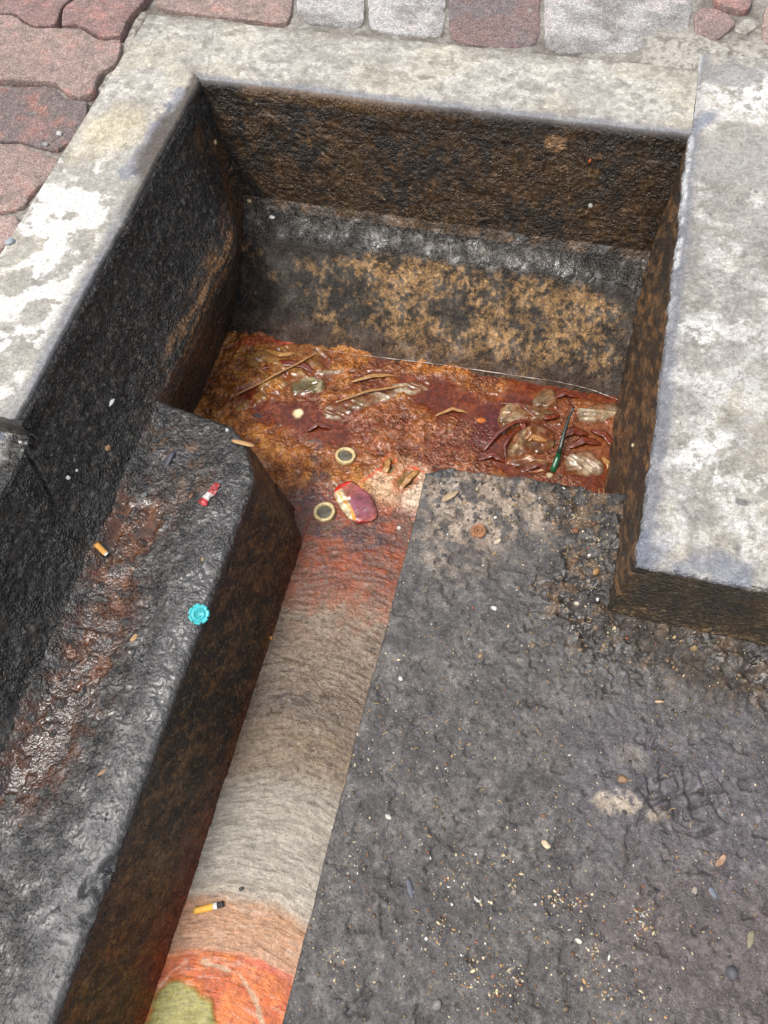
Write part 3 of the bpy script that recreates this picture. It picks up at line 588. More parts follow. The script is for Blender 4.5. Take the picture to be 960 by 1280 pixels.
cc = mix(cc, rust*ss(.45, .58, n2)*.65, C(150, 70, 32, 1.)); cc = mix(cc, rust*ss(.50, .60, n1)*ss(.4, .55, n3)*.6, C(62, 48, 48, 1.))
cc = mix(cc, ss(.10, .0, np.abs(X+.20)*3)*0, C(0, 0, 0))
cc = mix(cc, spot(X, Y, 440, 880, ZP, .10, .02, -15, .5, .8, 40)*.4, C(96, 76, 56, 1.))
org = ss(yr[o_][3]+.008, yr[o_][2], fl)
ol = ridge(X*.8+Y*.5, Y*.6-X*.8, 0, 30, 2, 150); cc = mix(cc, org*ss(.35, .6, n2)*.5, C(232, 136, 66, .85)); cc = mix(cc, org*ss(-.16, -.20, -X*0+n1*0-X)*0, C(0, 0, 0))
cc = mix(cc, org*ss(.55, .66, fbm(X, Y, 0, 30, 3, 152))*.35, C(188, 82, 48, .9)*.9+cc*.1)
cc = mix(cc, org*pline(X, Y, [(255, 1202), (300, 1218), (320, 1250), (330, 1290)], ZP, .003, .008)*.7, C(200, 180, 150)); cc = mix(cc, org*pline(X, Y, [(232, 1202), (215, 1215), (195, 1240)], ZP, .003, .008)*.5, C(225, 180, 150))
cc = mix(cc, pline(X, Y, [(305, 1200), (345, 1212), (362, 1222)], ZP, .004, .01, 60)*.6, C(196, 70, 50, 1.))
yb_ = spot(X, Y, 222, 1290, ZP, .050, .058, 0, .08, .35, 26, 6); Z = Z+yb_*(1-pool)*.003*(1+.0*n1)
blis = ss(.62, .70, fbm(X, Y, 0, 90, 1, 158)); Z = Z+yb_*blis*.0009
cc = mix(cc, yb_, C(158, 152, 84, .75)); cc = mix(cc, yb_*ss(.45, .6, n2)*.4, C(176, 170, 106, .75)); cc = mix(cc, yb_*ss(.5, .6, n1)*.3, C(160, 146, 66, .95))
# pool colours
pc = full(X.shape, C(100, 48, 24, 1.)); och = ss(.40, .56, n1+.12*ss(-.25, -.50, X)-.10*ss(-.1, .1, X))
pc = mix(pc, och*(1-liq)*.8, C(150, 88, 32, 1.)); pc = mix(pc, ss(.50, .66, n2)*och*(1-liq)*.6, C(172, 118, 56, 1.))
pc = mix(pc, ss(.54, .64, n3)*(1-liq)*.25, C(190, 142, 96, 1.)); pc = mix(pc, ss(.50, .38, n2)*.5*(1-liq), C(64, 26, 16, 1.))
mau = spot(X, Y, 470, 545, ZP, .16, .07, 0, .6, .6, 16, 7); pc = mix(pc, mau*ss(.42, .56, n2)*.6, C(108, 54, 42, 1.)); pc = mix(pc, mau*ss(.56, .64, n3)*.3, C(170, 124, 108, 1.))
pc = mix(pc, liq*.85, C(84, 34, 18, 1.)); pc = mix(pc, liq*ss(.5, .62, n2)*.5, C(120, 60, 26, 1.)); pc = mix(pc, spot(X, Y, 612, 535, ZP, .025, .05, -10, .5, .5)*.8, C(76, 30, 30, 1.))
pc = mix(pc, spot(X, Y, 735, 540, ZP, .06, .07, 0, .6, .6, 30, 9)*.4, C(140, 88, 52, 1.))
pc = mix(pc, spot(X, Y, 500, 610, ZP, .055, .05, 0, .35, .5, 30, 10)*.9, C(196, 160, 128, .95)); pc = mix(pc, spot(X, Y, 520, 635, ZP, .03, .05, 0, .4, .5, 30, 13)*.8, C(206, 184, 160, .9))
for px, py, rx, ry, an in ((487, 583, .010, .017, -10), (508, 600, .012, .022, 25)):
    g_ = spot(X, Y, px, py, ZP, rx, ry, -an, .25, .4, 60, px); Z = Z-.004*g_; pc = mix(pc, g_*.85, C(108, 92, 50, 1.)); pc = mix(pc, spot(X, Y, px+2, py, ZP, rx*.5, ry*.7, -an, .4, .3)*.6, C(66, 68, 60, 1.))
    ring_ = np.clip(spot(X, Y, px, py, ZP, rx*1.5, ry*1.4, -an, .3, .4, 60, px)-g_, 0, 1); pc = mix(pc, ring_*.7, C(176, 84, 30, 1.))
pc = mix(pc, pline(X, Y, [(452, 605), (470, 590), (495, 575), (530, 590)], ZP, .003, .012)*.7, C(190, 62, 24, 1.))
pc = mix(pc, pline(X, Y, [(300, 430), (345, 425), (400, 440)], ZP, .012, .03)*.7, C(150, 52, 28, 1.))
pc = mix(pc, spot(X, Y, 345, 450, ZP, .035, .010, 0, .4, .5, 50, 16)*.6, C(60, 52, 36, 1.))
pc = mix(pc, spot(X, Y, 373, 516, ZP, .009, .009, 0, .4, .5, 50, 16)*.95, C(235, 215, 165, .95))
pc = mix(pc, spot(X, Y, 322, 520, ZP, .008, .006, 0, .4, .5, 50, 17)*.8, C(60, 60, 66, 1.))
blkm = spot(X, Y, 440, 668, ZP, .10, .018, 0, .5, .9, 50, 18)
col = cc*(1-pool[..., None])+pc*pool[..., None]; col = mix(col, blkm*ss(.45, .56, n2)*.8, C(54, 52, 56, 1.))
cre = pline(X, Y, [(375, 665), (400, 610), (395, 560)], ZP, .016, .04); col = mix(col, cre*ss(.45, .55, n2)*.6, C(60, 58, 62, 1.))
ed = pline(X, Y, [(388, 645), (345, 760), (285, 920), (232, 1100), (172, 1290)], ZP, .0035, .006); col = mix(col, ed*ss(.3, .12, Y)*.8, C(206, 198, 186, .9)); col = mix(col, ed*ss(.12, .4, Y)*.8, C(110, 46, 26, 1.))
wet = .68*(1-pool)+.98*pool+.25*liq*pool+.4*(n1-.5)-.28*ss(.2, .1, Y)*(1-pool)-.45*yb_
P = np.stack([X, Y, Z], -1)
FL = np.stack([(X-xc)*(.16+.5*tanz), flow+warp+.030*(n1-.5)*tanz+.012*(n1-.5), 0*X+.1*n0], -1)
ex = {'Flat': np.clip(liq*pool+yb_*.9+.30*(1-pool), 0, 1), 'Flow': FL}
jsplit = int(np.searchsorted(ys, .575))
kA = keep.copy(); kA[:, :jsplit] = False; kB = keep.copy(); kB[:, jsplit+1:] = False
tagit(grid_mesh('pool_water', P, col, wet, M_POOL, keep=kA, extra=ex), kind='structure')
tagit(grid_mesh('channel_water', P, col, wet, M_SCUM, keep=kB, extra=ex), kind='structure')

# ---- the ground round about (level sheets beyond what the picture shows)
def quads(name, boxes, m):
    bm = bmesh.new()
    for (x0, x1, y0, y1, z) in boxes:
        bm.faces.new([bm.verts.new(p) for p in ((x0, y0, z), (x1, y0, z), (x1, y1, z), (x0, y1, z))])
    me = bpy.data.meshes.new(name); bm.to_mesh(me); bm.free(); return tagit(link(name, me, None, m), kind='structure')
quads('ground', [(.59, 5, -4, YS-.004, ZF-.010), (XE+.03, .59, -4, -.50, ZF-.012), (-5, XBK-.03, -4, -.49, ZF-.014), (.58, 5, YS, 6, -.012), (-5, -.83, -.49, 6, -.022), (-.83, .58, 1.372, 6, -.0225)], M_BED)
# sandy mortar bed under the pavers, real relief
def bed(name, x0, x1, y0, y1, z0, pale):
    X, Y = np.meshgrid(np.arange(x0, x1, .003), np.arange(y0, y1, .003), indexing='ij')
    n = fbm(X, Y, 0, 22, 5, 201); n2 = fbm(X, Y, 0, 120, 3, 202)
    Z = z0+.010*(n-.5)+.004*(n2-.5)+pale(X, Y)*.004
    c = full(X.shape, C(138, 131, 122, .7)); c = mix(c, ss(.45, .6, n2)*.6, C(172, 168, 160, .7)); c = mix(c, ss(.52, .4, n)*.6, C(92, 84, 76, .85))
    c = mix(c, pale(X, Y)*ss(.38, .5, n2)*.85, C(190, 184, 172, .68))
    return grid_mesh(name, np.stack([X, Y, Z], -1), c, np.full(X.shape, .05), M_CONC)
pale = lambda X, Y: np.clip(ss(.02, .10, X)*ss(1.46, 1.38, Y)+pline(X, Y, [(175, 10), (155, 55), (125, 105)], 0, .008, .01)+pline(X, Y, [(70, 215), (35, 265), (5, 320)], 0, .010, .01)*.5, 0, 1)
pavement = tagit(bed('pavement', -1.35, -.835, .35, 1.75, -.0115, pale), kind='structure')
pavement2 = tagit(bed('paving_bed', -.836, .62, 1.312, 1.75, -.0095, pale), kind='structure')
RED = C(158, 126, 120, .62); RED2 = C(172, 148, 138, .62); PINK = C(184, 160, 150, .64); GR1 = C(156, 153, 150, .66); GR2 = C(176, 173, 170, .66)
def chaikin(p, k=2, q=.25):
    for _ in range(k): p = np.stack([p*(1-q)+np.roll(p, -1, 0)*q, p*q+np.roll(p, -1, 0)*(1-q)], 1).reshape(-1, p.shape[1])
    return p
from mathutils.geometry import delaunay_2d_cdt
def paver(poly, z, col, seed, parent, tilt=0, mottle=None, name='paver', bev=.0028):
    W_ = np.array([at(a, b_, z)[:2] for a, b_ in poly]); W_ = chaikin(W_, 1, .12); W_ = chaikin(W_, 1, .25)
    area = .5*np.sum(W_[:, 0]*np.roll(W_[:, 1], -1)-np.roll(W_[:, 0], -1)*W_[:, 1])
    if area < 0: W_ = W_[::-1]
    # resample
    L_ = np.linalg.norm(np.roll(W_, -1, 0)-W_, axis=1); cum = np.concatenate([[0], np.cumsum(L_)]); n = max(24, int(cum[-1]/.006))
    s_ = np.linspace(0, cum[-1], n, endpoint=False); Q = np.concatenate([W_, W_[:1]]); R_ = np.stack([np.interp(s_, cum, Q[:, k]) for k in (0, 1)], 1)
    tn = np.roll(R_, -1, 0)-np.roll(R_, 1, 0); tn /= np.linalg.norm(tn, axis=1, keepdims=True)+1e-9; nr = np.stack([-tn[:, 1], tn[:, 0]], 1)
    R_ = R_+nr*(.0025*(fbm(R_[:, 0], R_[:, 1], seed, 60, 3, seed)-.5)*2)[:, None]
    rings = [(0, -.030), (.0003, -bev), (bev*.35, -bev*.28), (bev, 0)]
    g = .011
    x0, y0 = R_.min(0); x1, y1 = R_.max(0); gx, gy = np.meshgrid(np.arange(x0+g, x1, g), np.arange(y0+g, y1, g)); G = np.stack([gx.ravel(), gy.ravel()], 1)
    G = G+np.random.RandomState(seed).uniform(-.003, .003, G.shape)
    inn = R_+nr*bev; d = np.sqrt(((G[:, None]-R_[None])**2).sum(-1)).min(1)
    ins = np.zeros(len(G), bool); a = inn; b_ = np.roll(inn, -1, 0)
    for p, q in zip(a, b_):
        cond = ((p[1] > G[:, 1]) != (q[1] > G[:, 1])) & (G[:, 0] < (q[0]-p[0])*(G[:, 1]-p[1])/(q[1]-p[1]+1e-12)+p[0]); ins ^= cond
    G = G[ins & (d > bev+.005)]
    vt = [Vector(v) for v in np.concatenate([inn, G])]; nn = len(inn)
    vo, ed, fa, *_ = delaunay_2d_cdt(vt, [], [list(range(nn))], 1, 1e-6)
    verts = []; faces = []
    for (off, dz) in rings[:3]: verts += [(*(R_[k]+nr[k]*off), z+dz) for k in range(nn)]
    base = len(verts); verts += [(v.x, v.y, z) for v in vo]
    for rr_ in range(2): faces += [(rr_*nn+k, rr_*nn+(k+1) % nn, (rr_+1)*nn+(k+1) % nn, (rr_+1)*nn+k) for k in range(nn)]
    faces += [(2*nn+k, 2*nn+(k+1) % nn, base+(k+1) % nn, base+k) for k in range(nn)]
    faces += [tuple(base+i for i in f) for f in fa]
    V = np.array(verts); V[:, 2] += .0035*(fbm(V[:, 0], V[:, 1], 0, 25, 4, seed)-.5)+.002*(fbm(V[:, 0], V[:, 1], 0, 90, 3, seed)-.5)+tilt*(V[:, 1]-y0)
    me = bpy.data.meshes.new(name); me.from_pydata(V.tolist(), [], faces); me.update(); me.polygons.foreach_set('use_smooth', np.ones(len(me.polygons), dtype=bool))
    n1 = fbm(V[:, 0], V[:, 1], seed, 22, 4, 1); n2 = fbm(V[:, 0], V[:, 1], seed, 60, 3, 2)
    c = full((len(V),), col); c = mix(c, ss(.48, .62, n1)*.6, np.array(col)*1.2+.01); c = mix(c, ss(.50, .64, n2)*.5, C(122, 108, 102, .8)); c = mix(c, ss(.5, .4, n2)*ss(.5, .58, n1)*.5, C(176, 122, 112, .8))
    if mottle: c = mottle(c, V[:, 0], V[:, 1], n1, n2)
    c = mix(c, ss(z-.002, z-.008, V[:, 2])*.6, C(92, 72, 66, .8))
    ca = me.color_attributes.new('Col', 'FLOAT_COLOR', 'POINT'); ca.data.foreach_set('color', np.concatenate([c.clip(.004, .95), np.ones((len(V), 1))], 1).astype(np.float32).ravel())
    me.attributes.new('Wet', 'FLOAT', 'POINT')
    return link(name, me, parent, M_PAVE)
dirt = lambda c, X, Y, n1, n2: mix(mix(c, ss(.42, .55, n1)*.8, C(104, 98, 96, .8)), ss(.56, .64, n2)*.6, C(180, 122, 108, .7))
wht = lambda c, X, Y, n1, n2: mix(c, ss(.46, .56, n1)*.7, C(200, 198, 195, .66))
dkr = lambda c, X, Y, n1, n2: mix(mix(c, ss(.46, .56, n1)*.8, C(120, 116, 118, .64)), ss(.54, .6, n2)*.4, C(160, 116, 108, .62))
PAV = [([(-60, -60), (100, -60), (90, -4), (75, 8), (71, 30), (38, 31), (18, 15), (-60, 13)], .004, RED, None),
       ([(104, -60), (215, -70), (180, 2), (166, 14), (158, 26), (152, 44), (126, 46), (103, 31), (88, 29), (76, 31), (79, 10), (95, -4)], .004, RED, None),
       ([(-60, 15), (17, 18), (38, 34), (74, 34), (100, 34), (124, 50), (152, 49), (150, 64), (143, 80), (122, 92), (117, 114), (100, 120), (85, 118), (68, 101), (32, 99), (-60, 98)], .003, RED2, None),
       ([(-60, 108), (0, 109), (65, 107), (80, 122), (96, 125), (110, 124), (108, 146), (96, 172), (70, 188), (48, 184), (28, 176), (-60, 175)], -.004, RED, dirt),
       ([(-60, 178), (27, 179), (46, 191), (73, 196), (68, 218), (42, 238), (26, 262), (-60, 270)], -.004, RED2, None),
       ([(-60, 276), (22, 268), (28, 288), (14, 304), (-60, 345)], -.005, PINK, None),
       ([(195, -60), (365, -60), (365, 31), (290, 22), (258, 18), (205, 11), (192, 4), (205, -8)], -.001, RED2, None),
       ([(369, -60), (456, -60), (456, 37), (418, 32), (370, 27)], -.006, GR1, wht),
       ([(459, -60), (557, -60), (557, 30), (552, 46), (505, 43), (460, 36)], -.006, GR2, wht),
       ([(560, -60), (676, -60), (676, 40), (668, 56), (640, 60), (585, 55), (561, 46)], -.007, C(138, 116, 112, .64), dkr),
       ([(680, -60), (863, -60), (866, 16), (860, 34), (838, 48), (790, 66), (700, 66), (680, 58)], -.007, GR1, wht),
       ([(868, 12), (884, 8), (905, 13), (922, 27), (905, 44), (893, 52), (880, 46), (868, 38)], -.004, C(162, 138, 132, .62), None),
       ([(880, -60), (946, -60), (940, 6), (932, 12), (910, 8), (895, 0)], .003, C(160, 132, 126, .62), None),
       ([(956, 4), (1010, -10), (1010, 62), (975, 60), (952, 54)], -.003, PINK, None),
       ([(918, 32), (932, 22), (944, 24), (946, 34), (934, 42), (920, 40)], -.007, C(186, 182, 170, .66), None)]
for i, (poly, z, col, mo) in enumerate(PAV):
    paver(poly, z, col, 300+i, pavement if i < 6 else pavement2, mottle=mo, name='paver' if i < 11 else 'broken_stone')

# ------------------------------------------------------------------ small things lying about
DG = None
def hit(px, py):
    """where the sight line through a spot of the photograph meets the built surfaces"""
    d = Vector(RW @ np.array([px-CX, py-CY, FPX])).normalized()
    ok, loc, nrm, *_ = SC.ray_cast(DG, Vector((0, 0, H)), d)
    return (loc, nrm) if ok else (Vector(at(px, py, ZF)), Vector((0, 0, 1)))
def down(x, y, top=.0):
    ok, loc, nrm, i_, ob, _ = SC.ray_cast(DG, Vector((x, y, top+.05)), Vector((0, 0, -1)))
    return (loc, nrm, ob) if ok else (None, None, None)
bpy.context.view_layer.update(); DG = bpy.context.evaluated_depsgraph_get()
_b = bmesh.new(); bmesh.ops.create_icosphere(_b, subdivisions=1, radius=1); ICO_V = np.array([v.co[:] for v in _b.verts]); ICO_F = np.array([[v.index for v in f.verts] for f in _b.faces]); _b.free()
_b = bmesh.new(); bmesh.ops.create_icosphere(_b, subdivisions=2, radius=1); IC2_V = np.array([v.co[:] for v in _b.verts]); IC2_F = [[v.index for v in f.verts] for f in _b.faces]; _b.free()
def rotm(nrm, yaw):
    q = Vector((0, 0, 1)).rotation_difference(nrm); return np.array((q.to_matrix() @ Matrix.Rotation(yaw, 3, 'Z')))
def scatter(name, items, m, label, cat):
    """many tiny chips joined as one uncountable object"""
    V = []; F = []; Cc = []; k = 0
    for (loc, nrm, sx, sy, sz, yaw, c) in items:
        v = ICO_V*(1+.30*(rs.rand(len(ICO_V), 1)-.5))*np.array([sx, sy, sz]); v = v @ rotm(nrm, yaw).T+np.array(loc)
        V.append(v); F.append(ICO_F+k); k += len(v); Cc.append(np.repeat(np.array([[*c, 1.]]), len(v), 0))
    V = np.concatenate(V); F = np.concatenate(F); Cc = np.concatenate(Cc)
    me = bpy.data.meshes.new(name); me.from_pydata(V.tolist(), [], F.tolist()); me.update()
    me.polygons.foreach_set('use_smooth', np.ones(len(F), dtype=bool))
    ca = me.color_attributes.new('Col', 'FLOAT_COLOR', 'POINT'); ca.data.foreach_set('color', Cc.astype(np.float32).ravel())
    wa = me.attributes.new('Wet', 'FLOAT', 'POINT'); wa.data.foreach_set('value', np.full(len(V), .35, dtype=np.float32))
    return tagit(link(name, me, None, m), label, cat, None, 'stuff')
CREAM, WHITE, TANC, BRNC, GREYC, DKC, RUSC = C(214, 196, 160, .9), C(232, 228, 216, .9), C(176, 140, 96, .9), C(128, 92, 64, .9), C(120, 120, 122, .9), C(52, 50, 50, .9), C(186, 100, 60, .9)
items = []; lumps = []
clus = [(at(px, py, ZF), r_, n_) for px, py, r_, n_ in ((440, 1080, .03, 40), (560, 1100, .03, 55), (555, 1150, .03, 30), (590, 1210, .035, 70), (620, 1240, .03, 60), (640, 1110, .03, 50), (695, 1125, .03, 60), (720, 1130, .02, 30),
        (745, 1190, .02, 25), (800, 1140, .02, 50), (805, 1160, .015, 30), (750, 1230, .03, 45), (800, 1240, .025, 35), (530, 1060, .02, 20), (630, 1070, .02, 20), (420, 1190, .03, 35), (745, 690, .035, 70), (720, 650, .03, 50), (760, 790, .04, 40), (860, 800, .05, 40),
        (600, 650, .05, 50), (560, 960, .03, 14), (480, 900, .04, 14), (700, 640, .05, 60), (645, 1225, .02, 50))]
def chip(x, y, big=1.):
    l_, n_, ob = down(x, y)
    if l_ is None or ob.name.split('.')[0] not in ('floor', 'block_top', 'greasy_face', 'back_wall'): return
    k = rs.rand(); c = CREAM if k < .30 else WHITE if k < .38 else TANC if k < .60 else BRNC if k < .80 else GREYC if k < .985 else RUSC
    s = big*(.0005+.0009*rs.rand()**3); el = 1+1.6*rs.rand()*(rs.rand() > .5)
    items.append((l_+n_*s*.25, n_, s*el, s, s*(.45+.4*rs.rand()), rs.rand()*6.28, c*(.45+.55*rs.rand())))
for (p, r_, n_) in clus:
    for _ in range(int(n_*1.3)):
        a_ = rs.rand()*6.28; d_ = abs(rs.randn())*r_*.95; chip(p[0]+d_*math.cos(a_), p[1]+d_*math.sin(a_), .9+1.0*rs.rand())
for _ in range(3600): chip(rs.uniform(XE, .56), rs.uniform(-.35, .62), .95)
for _ in range(120): chip(rs.uniform(-.62, XBK), rs.uniform(-.3, .6), .7)
for _ in range(420): chip(rs.uniform(XE, .56), rs.uniform(-.35, .62), 1.25)
scatter('grit', items, M_STONE, 'tiny cream, white and brown grit and husks strewn over the grimy floor', 'grit')
for _ in range(5200):
    x, y = rs.uniform(XE, .56), rs.uniform(-.35, .62); dens = .25+.75*float(fbm(x, y, 0, 18, 3, 105) > .5)
    rb = max(math.exp(-((x-XR+.05)/.05)**2)*(y > YS-.06), math.exp(-((y-YS+.05)/.04)**2)*(x > XR-.1), math.exp(-((y-.55)/.05)**2)*.8)
    if rs.rand() > dens*.7+rb: continue
    l_, n_, ob = down(x, y)
    if l_ is None or ob.name != 'floor': continue
    s = (.0010+.0022*rs.rand()**2)*(1+.5*rb); c = (C(70, 67, 67, 1.) if rs.rand() > .25*(1+rb) else C(98, 84, 68, 1.))*(.6+.6*rs.rand())
    lumps.append((l_-n_*s*.15, n_, s*(1+.5*rs.rand()), s, s*.75, rs.rand()*6.28, c))
for _ in range(1500):
    x, y = rs.uniform(-.61, XBK-.01), rs.uniform(-.3, .6); l_, n_, ob = down(x, y)
    if l_ is None or ob.name != 'block_top' or float(fbm(x, y, 0, 18, 3, 107)) < .5: continue
    s = .0009+.0016*rs.rand()**2; lumps.append((l_-n_*s*.3, n_, s*(1+.6*rs.rand()), s, s*.6, rs.rand()*6.28, C(50, 49, 49, 1.)*(.7+.5*rs.rand())))
scatter('rubble_crumbs', lumps, M_STONE, 'dark dirt crumbs caked over the grimy floor and the black block', 'dirt')

# thin straws and hairs
def tube(pts, radii, seg=8, flat=1.0):
    pts = [Vector(p) for p in pts]; V = []; F = []
    for i, p in enumerate(pts):
        d = (pts[min(i+1, len(pts)-1)]-pts[max(i-1, 0)]).normalized(); a = d.cross(Vector((0, 0, 1)));
        a = a.normalized() if a.length > 1e-4 else Vector((1, 0, 0)); b_ = a.cross(d).normalized()
        V += [tuple(p+a*math.cos(6.28318*k/seg)*radii[i]+b_*math.sin(6.28318*k/seg)*radii[i]*flat) for k in range(seg)]
        if i: F += [((i-1)*seg+k, (i-1)*seg+(k+1) % seg, i*seg+(k+1) % seg, i*seg+k) for k in range(seg)]
    F += [tuple(range(seg)), tuple(range((len(pts)-1)*seg, len(pts)*seg))[::-1]]
    return V, F
V = []; F = []
for _ in range(170):
    x, y = rs.uniform(XE, .56), rs.uniform(-.33, .60)
    if _ % 3 == 0: x, y = XR-.02-abs(rs.randn())*.04, rs.uniform(.38, .6)
    l_, n_, ob = down(x, y)
    if l_ is None or ob.name != 'floor': continue
    a_ = rs.rand()*6.28; ln = .003+.006*rs.rand(); bn = rs.randn()*.3
    pts = [Vector(l_)+Vector((math.cos(a_+bn*k)*ln*k/3, math.sin(a_+bn*k)*ln*k/3, .0012+.0008*math.sin(k))) for k in range(4)]
    v, f = tube(pts, [.00025, .0004, .0004, .0002], 4); F += [tuple(i+len(V) for i in q) for q in f]; V += v
def simple_mat(name, c, rough_=.6, trans=0, var=.15, bump=None, spec=.5):
    return surf_mat(name, attr=False, base=c, var=var, vscale=300, var2=var*.7, v2scale=90, r0=rough_, wet=rough_, bumps=bump or ((500, .0004, .4),), trans=trans, spec=spec)
M_STRAW = simple_mat('dry_straw', C(190, 160, 110, .9), .7)
me = bpy.data.meshes.new('straw_bits'); me.from_pydata(V, [], F); tagit(link('straw_bits', me, None, M_STRAW), 'short thin straw bits and hairs scattered over the grimy floor', 'straw', None, 'stuff')

# single pebbles, chips and seeds, each its own thing
def yaw_of(px, py, ang):
    """turn an angle seen in the photograph (clockwise from right) into a turn about the vertical"""
    p, q = at(px, py, ZF), at(px+10*math.cos(math.radians(ang)), py+10*math.sin(math.radians(ang)), ZF)
    return math.atan2(q[1]-p[1], q[0]-p[0])
def mesh_obj(name, V, F, m, smooth=True, colr=None, wetv=.3, parent=None):
    me = bpy.data.meshes.new(name); me.from_pydata([tuple(v) for v in V], [], [tuple(f) for f in F]); me.update()
    if smooth: me.polygons.foreach_set('use_smooth', np.ones(len(me.polygons), dtype=bool))
    if colr is not None:
        c = np.array(colr, dtype=float); c = np.repeat(c[None], len(V), 0) if c.ndim == 1 else c
        ca = me.color_attributes.new('Col', 'FLOAT_COLOR', 'POINT'); ca.data.foreach_set('color', np.concatenate([c, np.ones((len(V), 1))], 1).astype(np.float32).ravel())
        wa = me.attributes.new('Wet', 'FLOAT', 'POINT'); wa.data.foreach_set('value', np.full(len(V), wetv, dtype=np.float32))
    return link(name, me, parent, m)
def bit(name, px, py, lp, wp, ang, c, label, cat, flat=.45, lumpy=.25, curl=0., group=None, sink=.2, wetv=.3):
    loc, nrm = hit(px, py); k = (loc-Vector((0, 0, H))).length/FPX*1.02
    a, b_ = lp*k/2*.95, wp*k/2*.95; r3 = np.random.RandomState(int(px*7+py))
    v = IC2_V.copy(); v = v*(1+lumpy*1.5*(fbm(v[:, 0]+px, v[:, 1]+py, v[:, 2], 1.5, 3, 5)[:, None]-.5)*2); fz = r3.randn(7, 3); fz /= np.linalg.norm(fz, axis=1, keepdims=True)
    for q_ in fz: dq = v @ q_; v = v-np.clip(dq-.72, 0, 9)[:, None]*q_
    v = v*np.array([a, b_, b_*flat])
    v[:, 0] *= 1+0*v[:, 1]
    if curl: v[:, 2] += curl*(v[:, 0]**2)/a+curl*.3*np.abs(v[:, 1]); v[:, 1] += .25*v[:, 0]**2/a*np.sign(curl)
    v[:, 2] += b_*flat*(1-2*(sink+.12))
    R3 = rotm(nrm, 0); yw = yaw_of(px, py, ang); v = v @ (R3 @ np.array(Matrix.Rotation(yw, 3, 'Z'))).T
    cc_ = np.repeat(np.array(c)[None], len(v), 0)*(.45+.65*fbm(v[:, 0], v[:, 1], v[:, 2], 500, 3, 9)[:, None])
    o = mesh_obj(name, v, IC2_F, M_STONE, True, cc_, wetv); o.location = loc
    return tagit(o, label, cat, group)
